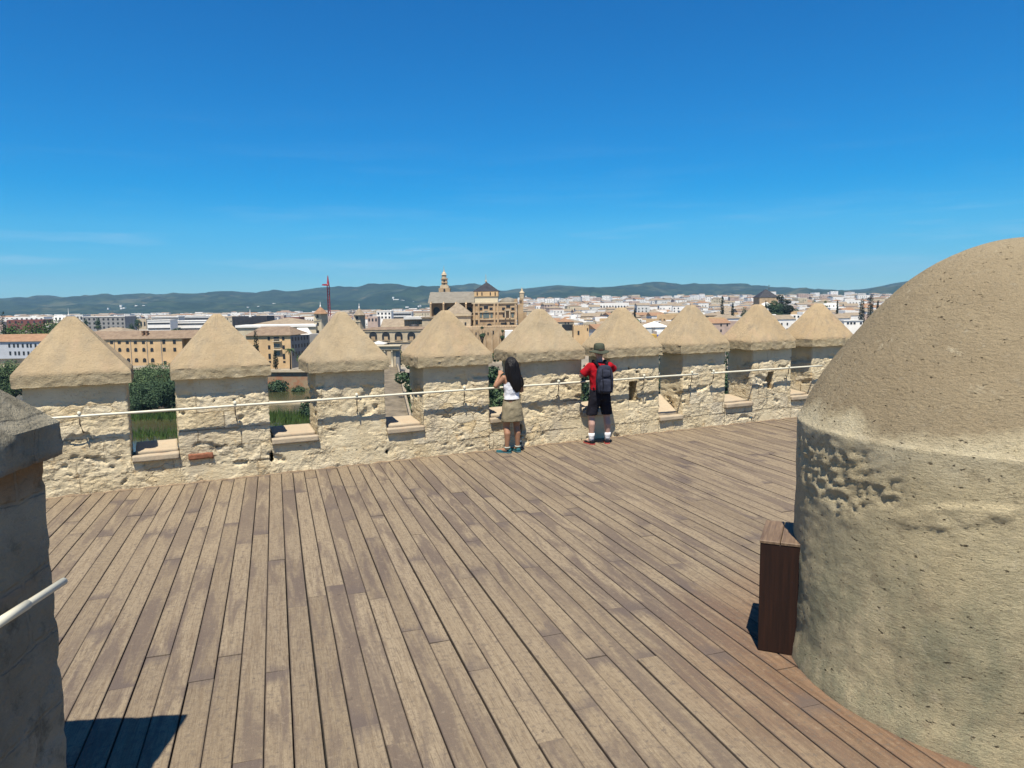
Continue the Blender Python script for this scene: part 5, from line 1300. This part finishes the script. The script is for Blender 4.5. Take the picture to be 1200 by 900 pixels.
for px, yt, Y, wd, nm in ((783.5, 395, 312, 4, 'small green tree low between the sixth and seventh merlons'), (853, 389, 330, 6, 'green tree low between the seventh and eighth merlons'), (931, 379, 430, 7, 'green roof-garden tree left of the ninth merlon'), (967, 352.5, 520, 5, 'bright tree right above the ninth merlon tip'), (953, 352, 600, 6, 'dark small tree left of the ninth merlon tip'), (992, 371, 460, 6, 'dark tree above the house with three windows'), (985, 369, 470, 6, 'dark low tree right of the ninth merlon tip'), (718, 365, 480, 6, 'small tree left of the sixth merlon tip'), (872, 360, 520, 9, 'dark tree left of the eighth merlon tip')):
    tree('town_tree', px, yt, Y, gz(X_(px, Y), Y), wd, 'leafd' if 'dark' in nm else 'leafb', nm, 600, .4, .2, 'bushy')
# greenery scattered among the houses: copies of three small trees
tg = random.Random(41); protos = []; where = ['between fourth and fifth', 'between fifth and sixth', 'between sixth and seventh', 'between seventh and eighth', 'between eighth and ninth']
WORD = ['leftmost', 'second', 'third', 'fourth', 'fifth', 'sixth', 'seventh', 'eighth', 'ninth', 'tenth']
for b_ in range(5):
    a0, a1 = (612, 637, 733, 814, 892)[b_], (630, 733, 814, 892, 966)[b_]
    if b_ == 0: a0, a1 = 612, 630
    L = sorted((tg.uniform(a0 + 6, a1 - 6), tg.choice((480, 540, 600, 700, 820, 950, 1150))) for _ in range(3 if b_ == 0 else 7))
    for i, (px, Y) in enumerate(L):
        X = X_(px, Y); lab = '%s small green town tree %s merlon tips' % (WORD[i], where[b_])
        if len(protos) < 3:
            o = tree('garden_tree', px, proj((X, Y, gz(X, Y) + 9))[1], Y, gz(X, Y), 8, ('leafd', 'leaf', 'leafd')[len(protos)], lab, 420, .6, .2, 'bushy', 'garden trees in the town'); protos.append(o)
        else:
            o = copy_tree(protos[i % 3]); o.location = (X, Y, gz(X, Y)); tag(o, lab)
            sc_ = tg.uniform(.8, 1.5); o.scale = (sc_, sc_, sc_ * tg.uniform(.9, 1.2)); o.rotation_euler.z = tg.uniform(0, 6)
# palm by the palace
def palm(px, ytop, Y, zb, label):
    X = X_(px, Y); H = Z_(px, ytop, Y) - zb; o = empty('palm_tree', (X, Y, zb)); tag(o, label, 'palm tree')
    t = MB(); t.tube([(0, 0, -.3), (.1, 0, H * .5), (.05, 0, H * .8)], [.34, .26, .24], 8); t.build('trunk', M['bark'], o)
    c = MB()
    for k in range(26):
        a = 2 * pi * k / 26 * 5 + tr.random() * .4; el = tr.uniform(-.1, 1.2); L = tr.uniform(2, 2.7); pr_ = []
        for j in range(6):
            s = j / 5; r_ = L * s * cos(el * (1 - .3 * s)); zz = H * .8 + L * s * sin(el) - 1.3 * s * s * L * .5
            wd = .32 * (1 - s) + .05; pr_.append(((cos(a) * r_ - sin(a) * wd, sin(a) * r_ + cos(a) * wd, zz - .1), (cos(a) * r_, sin(a) * r_, zz + .06), (cos(a) * r_ + sin(a) * wd, sin(a) * r_ - cos(a) * wd, zz - .1)))
        for j in range(5):
            A, B = pr_[j], pr_[j + 1]; c.add([A[0], A[1], A[2], B[0], B[1], B[2]], [(0, 1, 4, 3), (1, 2, 5, 4)])
    c.build('crown', M['leaf'], o)
palm(337, 405, 277, -21.4, 'palm tree in front of the corner of the ochre palace')
# reeds
rb = MB(); rr_ = random.Random(9)
for cx, cy, rx, ry, n in ((-96, 196, 60, 5, 5200), (-70, 168, 60, 6, 3600), (-62, 188, 24, 5, 1800), (-46, 176, 12, 6, 900), (-18, 150, 16, 30, 2500)):
    for _ in range(n):
        x = cx + rr_.uniform(-1, 1) * rx; y = cy + rr_.gauss(0, .5) * ry; h = rr_.uniform(.8, 2.3); a = rr_.uniform(0, pi); wd = rr_.uniform(.06, .2); l = rr_.gauss(0, .3)
        rb.add([(x - wd * cos(a), y - wd * sin(a), -27.1), (x + wd * cos(a), y + wd * sin(a), -27.1), (x + l, y + l * .5, -27.1 + h)], [(0, 1, 2)])
tag(rb.build('reeds', M['reed']), 'green reeds and river plants along the islands', 'reeds', None, 'stuff')

# ---- the air
def haze():
    mb = MB(); mb.box(-11000, 11000, -700, 9200, -31, 420)
    m = bpy.data.materials.new('haze_air'); m.use_nodes = True; t = m.node_tree; t.nodes.clear()
    o = t.nodes.new('ShaderNodeOutputMaterial'); v = t.nodes.new('ShaderNodeVolumePrincipled'); v.inputs['Density'].default_value = 6.5e-5
    v.inputs['Color'].default_value = (.42, .70, 1.0, 1); v.inputs['Anisotropy'].default_value = .1
    t.links.new(v.outputs[0], o.inputs['Volume']); tag(mb.build('haze', m), 'pale blue haze of the air over the town', 'haze', None, 'stuff')
haze()
# ================================================================== the two visitors
def ell(cx, cy, z, rx, ry, n=20, p=2.3, rz=0.0):
    out_ = []
    for k in range(n):
        a = 2 * pi * k / n; c, s = cos(a), sin(a)
        x = rx * math.copysign(abs(c) ** (2 / p), c); y = ry * math.copysign(abs(s) ** (2 / p), s)
        out_.append((cx + x * cos(rz) - y * sin(rz), cy + x * sin(rz) + y * cos(rz), z))
    return out_
def ball(mb, c, r, n=14):
    rings = []
    for i in range(1, n):
        a = -pi / 2 + pi * i / n; rings.append([(c[0] + r[0] * cos(a) * cos(2 * pi * k / n), c[1] + r[1] * cos(a) * sin(2 * pi * k / n), c[2] + r[2] * sin(a)) for k in range(n)])
    mb.loft(rings)
def fuse(mb, name, mat, root, voxel=.011, smooth=4, post=None):
    """one continuous surface out of overlapping closed shapes"""
    tmp = mb.build(name + '_tmp', mat)
    r = tmp.modifiers.new('r', 'REMESH'); r.mode = 'VOXEL'; r.voxel_size = voxel
    s = tmp.modifiers.new('s', 'SMOOTH'); s.iterations = smooth; s.factor = .5
    dg = bpy.context.evaluated_depsgraph_get(); me = bpy.data.meshes.new_from_object(tmp.evaluated_get(dg))
    bpy.data.objects.remove(tmp)
    for p in me.polygons: p.use_smooth = True
    if post:
        for v in me.vertices: v.co = post(v.co)
    me.materials.clear(); me.materials.append(mat)
    o = bpy.data.objects.new(name, me); COL.objects.link(o)
    if root is not None: o.parent = root
    return o
def limb(mb, pts, rs, n=12): mb.tube(pts, rs, n)
def hand(mb, w, d, side):
    w = Vector(w); d = Vector(d).normalized(); a = d.cross(Vector((0, 0, 1))).normalized(); b = a.cross(d)
    mb.loft([[tuple(w + d * t + a * (x * wd) + b * (y * .013)) for x, y in ((-1, -1), (1, -1), (1, 1), (-1, 1))] for t, wd in ((-.01, .024), (.03, .036), (.085, .040))])
    for k in range(4):
        x = (-.030 + .020 * k); L = (.060, .072, .068, .052)[k]; p = w + d * .078 + a * x
        mb.tube([p, p + d * L * .45, p + d * L * .75 - b * .018, p + d * L * .85 - b * .04], [.0095, .009, .0085, .007], 7)
    p = w + d * .02 + a * (side * .03); mb.tube([p, p + d * .03 + a * side * .028, p + d * .062 + a * side * .030 - b * .012], [.012, .0105, .008], 7)
def body(mb, LE, LW, RE, RW, foot, rx=1.0, turn=0.0):
    J = dict(hipw=.088 * rx)
    mb.loft([ell(0, 0, .80, .10, .09), ell(0, -.01, .88, .165 * rx, .115), ell(0, -.005, .96, .16 * rx, .11), ell(0, .0, 1.06, .135 * rx, .095), ell(0, -.005, 1.2, .155 * rx, .108), ell(0, -.01, 1.33, .172 * rx, .105), ell(0, -.01, 1.41, .15 * rx, .08), ell(0, 0, 1.455, .075, .06)])
    mb.loft([ell(0, -.005, 1.42, .062, .058), ell(0, .005, 1.50, .053, .055), ell(0, .012, 1.56, .052, .056)])
    ct, st = cos(turn), sin(turn); hr_ = lambda x, y, z: (x * ct - y * st, .02 + x * st + y * ct, z)
    h = MB(); ball(h, (0, 0, 1.635), (.076, .094, .112)); ball(h, (0, .035, 1.575), (.052, .058, .052))
    h.loft([[(-.012, .085, 1.60), (.012, .085, 1.60), (0, .118, 1.602)], [(-.008, .088, 1.645), (.008, .088, 1.645), (0, .094, 1.648)]])
    for s in (-1, 1):
        ball(h, (s * .077, -.005, 1.625), (.012, .022, .034), 10); ball(h, (s * .03, .078, 1.642), (.014, .014, .011), 8)
    ball(h, (0, .083, 1.572), (.024, .012, .009), 8)
    mb.add([hr_(*p) for p in h.v], h.f)
    for s, E_, W_ in ((-1, LE, LW), (1, RE, RW)):
        sh_ = (s * .165 * rx, -.005, 1.385)
        limb(mb, [(s * .10, 0, 1.375), sh_, tuple((Vector(sh_) * .5 + Vector(E_) * .5)), E_], [.055, .056, .048, .040])
        e = Vector(E_); w_ = Vector(W_); limb(mb, [E_, tuple(e * .65 + w_ * .35), W_], [.040, .040, .028])
        hand(mb, w_, w_ - e + Vector((0, .12, .06)), -s)
        (fx, fy, fa) = foot[0 if s < 0 else 1]
        hip = (s * .09 * rx, 0, .86); kn = (fx * .92 + s * .004, .02, .48)
        limb(mb, [hip, (s * .10 * rx * .6 + fx * .35, .008, .68), kn, (fx * .97, fy - .035, .36), (fx, fy - .03, .20), (fx, fy - .02, .08)], [.098, .085, .060, .061, .046, .038], 14)
        limb(mb, [(fx, fy - .03, .06), (fx + .10 * sin(fa), fy + .10 * cos(fa), .04), (fx + .17 * sin(fa), fy + .17 * cos(fa), .03)], [.040, .038, .028])
def shoe(root, fx, fy, fa, mat, sole, sock, sock_h):
    s = MB(); R = []
    for t, wd, h in ((-.085, .030, .075), (-.06, .041, .085), (-.01, .043, .088), (.05, .046, .075), (.11, .050, .058), (.165, .046, .048), (.195, .026, .040)):
        R.append([(fx + t * sin(fa) + x * wd * cos(fa), fy + t * cos(fa) - x * wd * sin(fa), z) for x, z in ((-1, .018), (1, .018), (.98, h * .55), (.6, h), (-.6, h), (-.98, h * .55))])
    s.loft(R, 0, True); sh_ = s.build('shoe', mat, root)
    q = MB(); R = []
    for t, wd in ((-.09, .034), (-.06, .045), (.05, .050), (.11, .054), (.17, .050), (.203, .028)): R.append([(fx + t * sin(fa) + x * wd * cos(fa), fy + t * cos(fa) - x * wd * sin(fa), z) for x, z in ((-1, .001), (1, .001), (1, .022), (-1, .022))])
    q.loft(R); q.build('sole', sole, sh_)
    k = MB(); k.loft([ell(fx, fy - .02 - .004 * j, z, r, r * 1.02, 16, 2) for j, (z, r) in enumerate(((.07, .047), (.11, .045), (.06 + sock_h * .6, .051), (.06 + sock_h, .056)))], 0, True); k.build('sock', sock, root)
def cloth(name, c, c2=None):
    g = NG(name, .9, .1); f = g.noise(9, 4, .6); g.color(g.ramp(f, [(.35, c2 or tuple(x * .78 for x in c)), (.62, c)])); g.bump(g.noise(16, 3, .5), .012); return g.m
def skin_mat(name, c):
    g = NG(name, .55, .35); f = g.noise(7, 3, .5); g.color(g.ramp(f, [(.3, tuple(x * .82 for x in c)), (.7, c)])); g.b.inputs['Subsurface Weight'].default_value = .08; g.b.inputs['Subsurface Radius'].default_value = (.02, .008, .004); return g.m
folds = lambda amp, fr_: (lambda co_: co_ * 1.0 + Vector((mn.noise(co_ * fr_), mn.noise(co_ * fr_ + Vector((5, 0, 0))), .3 * mn.noise(co_ * fr_ + Vector((0, 9, 0))))) * amp)

def woman():
    P = W(-.15, -.30, 0); root = empty('person', P, WA - radians(3)); root.scale = (.905,) * 3
    tag(root, 'person with long dark hair in white top and khaki skirt leaning at the parapet', 'person')
    foot = [(-.115, .0, radians(-48)), (.10, .02, radians(-6))]
    mb = MB(); body(mb, (-.30, .06, 1.22), (-.14, .22, 1.42), (.225, .06, 1.10), (.20, .24, 1.34), foot, .90, radians(14))
    fuse(mb, 'body', skin_mat('skin_tan', (.42, .22, .13)), root, .010, 3)
    t = MB(); t.loft([ell(0, 0, .97, .152, .114), ell(0, 0, 1.06, .136, .102), ell(0, -.003, 1.2, .150, .117), ell(0, -.012, 1.31, .150, .112), ell(0, -.015, 1.385, .118, .088), ell(0, -.01, 1.425, .085, .07)])
    fuse(t, 'top', cloth('white_cotton', (1.0, 1.0, 1.02), (.82, .83, .87)), root, .012, 3, folds(.010, 11))
    s = MB(); s.loft([ell(0, -.004, .585 + .0, .208, .150, 28, 2.2), ell(0, -.006, .70, .200, .146, 28, 2.2), ell(0, -.008, .84, .185, .138, 28), ell(0, -.004, .94, .160, .12, 28), ell(0, 0, .995, .150, .112, 28)])
    s.loft([ell(0, -.004, .58, .200, .142, 28, 2.2), ell(0, -.006, .62, .20, .143, 28, 2.2)])
    sk = fuse(s, 'skirt', cloth('khaki_cotton', (.34, .29, .19), (.25, .21, .135)), root, .011, 2, folds(.012, 9))
    b = MB(); b.loft([ell(0, 0, .965, .158, .119, 28), ell(0, 0, .99, .155, .117, 28)], 0, True); b.build('belt', cloth('dark_belt', (.05, .035, .025)), sk)
    h = MB(); ball(h, (0, .0, 1.655), (.098, .112, .108)); 
    h.loft([ell(.004, -.05, 1.70, .075, .055), ell(.0, -.06, 1.60, .118, .075), ell(.006, -.075, 1.48, .135, .068), ell(.018, -.095, 1.36, .130, .06), ell(.03, -.105, 1.26, .118, .052), ell(.04, -.105, 1.17, .085, .04), ell(.05, -.10, 1.11, .03, .02)])
    for s_ in (-1, 1): h.loft([ell(s_ * .085, .0, 1.66, .03, .06), ell(s_ * .10, -.01, 1.55, .035, .06), ell(s_ * .115, -.04, 1.42, .03, .05), ell(s_ * .12, -.07, 1.30, .012, .02)])
    h.loft([ell(.12, -.06, 1.42, .05, .04), ell(.16, -.07, 1.32, .055, .035), ell(.185, -.06, 1.24, .04, .03), ell(.19, -.05, 1.19, .012, .012)])
    hm = NG('dark_hair', .5, .3); f = hm.noise(1.0, 4, .6, hm.vec((90, 90, 4))); hm.color(hm.ramp(f, [(.35, (.003, .0025, .003)), (.7, (.011, .008, .008))])); hm.bump(f, .012)
    ct, st = cos(radians(10)), sin(radians(10))
    fuse(h, 'hair', hm.m, root, .011, 2, lambda c_: Vector((c_.x * ct - c_.y * st, c_.x * st + c_.y * ct, c_.z)) + Vector((mn.noise(Vector((c_.x * 38, c_.y * 38, c_.z * 3))), mn.noise(Vector((c_.x * 38, c_.y * 38 + 9, c_.z * 3))), 0)) * .012)
    teal = cloth('teal_mesh', (.03, .14, .16)); wsole = cloth('pale_sole', (.10, .22, .25)); sock = cloth('pale_sock', (.62, .66, .58))
    for f in foot: shoe(root, f[0], f[1], f[2], teal, wsole, sock, .055)
woman()

def man():
    P = W(1.49, -.40, 0); rz = WA - radians(13); root = empty('person', P, rz); root.scale = (.985,) * 3
    tag(root, 'person in olive bucket hat, red T-shirt and dark shorts leaning at the parapet', 'person')
    foot = [(-.155, .02, radians(-14)), (.145, .02, radians(16))]
    mb = MB(); body(mb, (-.325, .06, 1.21), (-.15, .27, 1.36), (.30, .12, 1.30), (.135, .28, 1.50), foot, 1.04, radians(-6))
    fuse(mb, 'body', skin_mat('skin_pale', (.55, .34, .27)), root, .010, 3)
    t = MB(); t.loft([ell(0, 0, .90, .178, .130), ell(0, 0, 1.05, .168, .124), ell(0, -.003, 1.2, .182, .132), ell(0, -.01, 1.33, .198, .124), ell(0, -.01, 1.41, .172, .096), ell(0, -.002, 1.462, .09, .074)])
    for s, E_ in ((-1, (-.325, .06, 1.21)), (1, (.30, .12, 1.30))):
        sh_ = Vector((s * .172, -.005, 1.385)); e = Vector(E_); limb(t, [(s * .09, 0, 1.37), tuple(sh_), tuple(sh_ * .45 + e * .55), tuple(sh_ * .2 + e * .8)], [.07, .078, .078, .080])
    fuse(t, 'shirt', cloth('red_shirt', (.46, .012, .022), (.33, .008, .015)), root, .012, 3, folds(.012, 10))
    s = MB(); s.loft([ell(0, -.01, .80, .175, .13), ell(0, -.012, .88, .188, .142), ell(0, 0, .985, .172, .13)])
    for k in (-1, 1): s.loft([ell(k * .085, -.002, .86, .108, .128), ell(k * .105, .0, .72, .105, .118), ell(k * .13, .012, .60, .098, .108), ell(k * .138, .015, .525, .098, .106)])
    sh2 = fuse(s, 'shorts', cloth('dark_shorts', (.022, .021, .030), (.012, .012, .018)), root, .012, 2, folds(.014, 8))
    dk = cloth('dark_shoe', (.02, .02, .026)); rs = cloth('coral_sole', (.62, .13, .11)); ws = cloth('white_sock', (1.02, 1.0, 1.0))
    for f in foot: shoe(root, f[0], f[1], f[2], dk, rs, ws, .145)
    h = MB(); ball(h, (0, -.01, 1.655), (.081, .094, .078)); fuse(h, 'hair', cloth('short_hair', (.06, .04, .03)), root, .011, 2)
    ht = MB(); c = (0, .018, 0)
    prof = [(.098, 1.655), (.100, 1.69), (.097, 1.74), (.088, 1.772), (.06, 1.788), (.02, 1.792), (.004, 1.793)]
    ht.loft([ell(c[0], c[1], z, r * .95, r * 1.08, 28, 2.2) for r, z in prof], 0, True)
    R = []
    for r, z in ((.096, 1.668), (.13, 1.655), (.165, 1.640), (.182, 1.632), (.182, 1.624), (.16, 1.632), (.096, 1.655)):
        R.append([(x * 1.0, y, zz + .016 * cos(2 * atan2(y, x)) * (r / .18) ** 2) for x, y, zz in ell(c[0], c[1], z, r * .97, r * 1.03, 36, 2)])
    ht.loft(R, 0, True); ht.build('hat', cloth('olive_hat', (.085, .095, .068), (.058, .065, .047)), root)
    # the backpack he carries
    bp_ = empty('backpack', P, rz); bp_.scale = (.985,) * 3; tag(bp_, 'dark blue-grey backpack worn by the person in the red T-shirt', 'backpack')
    pm = cloth('pack_cloth', (.045, .050, .075), (.028, .031, .048)); pd_ = cloth('pack_trim', (.014, .014, .02))
    b = MB(); b.loft([ell(.015, -.215, z, rx, ry, 24, 3.2) for z, rx, ry in ((.925, .10, .06), (.945, .135, .085), (1.05, .150, .098), (1.2, .150, .096), (1.32, .135, .082), (1.39, .105, .062), (1.42, .06, .04))])
    fuse(b, 'main_compartment', pm, bp_, .012, 3, folds(.014, 9))
    b = MB(); b.loft([ell(.015, -.305, z, rx, ry, 20, 3.0) for z, rx, ry in ((.95, .08, .035), (.98, .115, .05), (1.1, .118, .052), (1.16, .105, .042), (1.19, .07, .02))]); fuse(b, 'front_pocket', pm, bp_, .011, 3, folds(.01, 11))
    b = MB(); b.loft([ell(.015, -.285, z, rx, ry, 20, 3.0) for z, rx, ry in ((1.215, .09, .03), (1.25, .105, .035), (1.31, .095, .032), (1.335, .06, .02))]); fuse(b, 'top_pocket', pm, bp_, .011, 3, folds(.008, 11))
    for s_ in (-1, 1):
        b = MB(); b.tube([(s_ * .07 + .015, -.16, 1.36), (s_ * .095, -.09, 1.455), (s_ * .105, .03, 1.475), (s_ * .12, .12, 1.38), (s_ * .13, .135, 1.22), (s_ * .145, .06, 1.05), (s_ * .14, -.13, 1.0)], [.024, .028, .028, .026, .022, .014, .012], 8); b.build('strap', pd_, bp_)
    b = MB(); b.tube([(-.03, -.19, 1.405), (-.025, -.2, 1.45), (.05, -.2, 1.45), (.055, -.19, 1.405)], .009, 6); b.build('handle', pd_, bp_)
    b = MB()
    for x in (-.06, .09): b.tube([(x, -.318, 1.36), (x, -.345, 1.2), (x, -.365, 1.08), (x, -.33, .95)], .007, 6)
    b.build('compression_strap', pd_, bp_)
man()
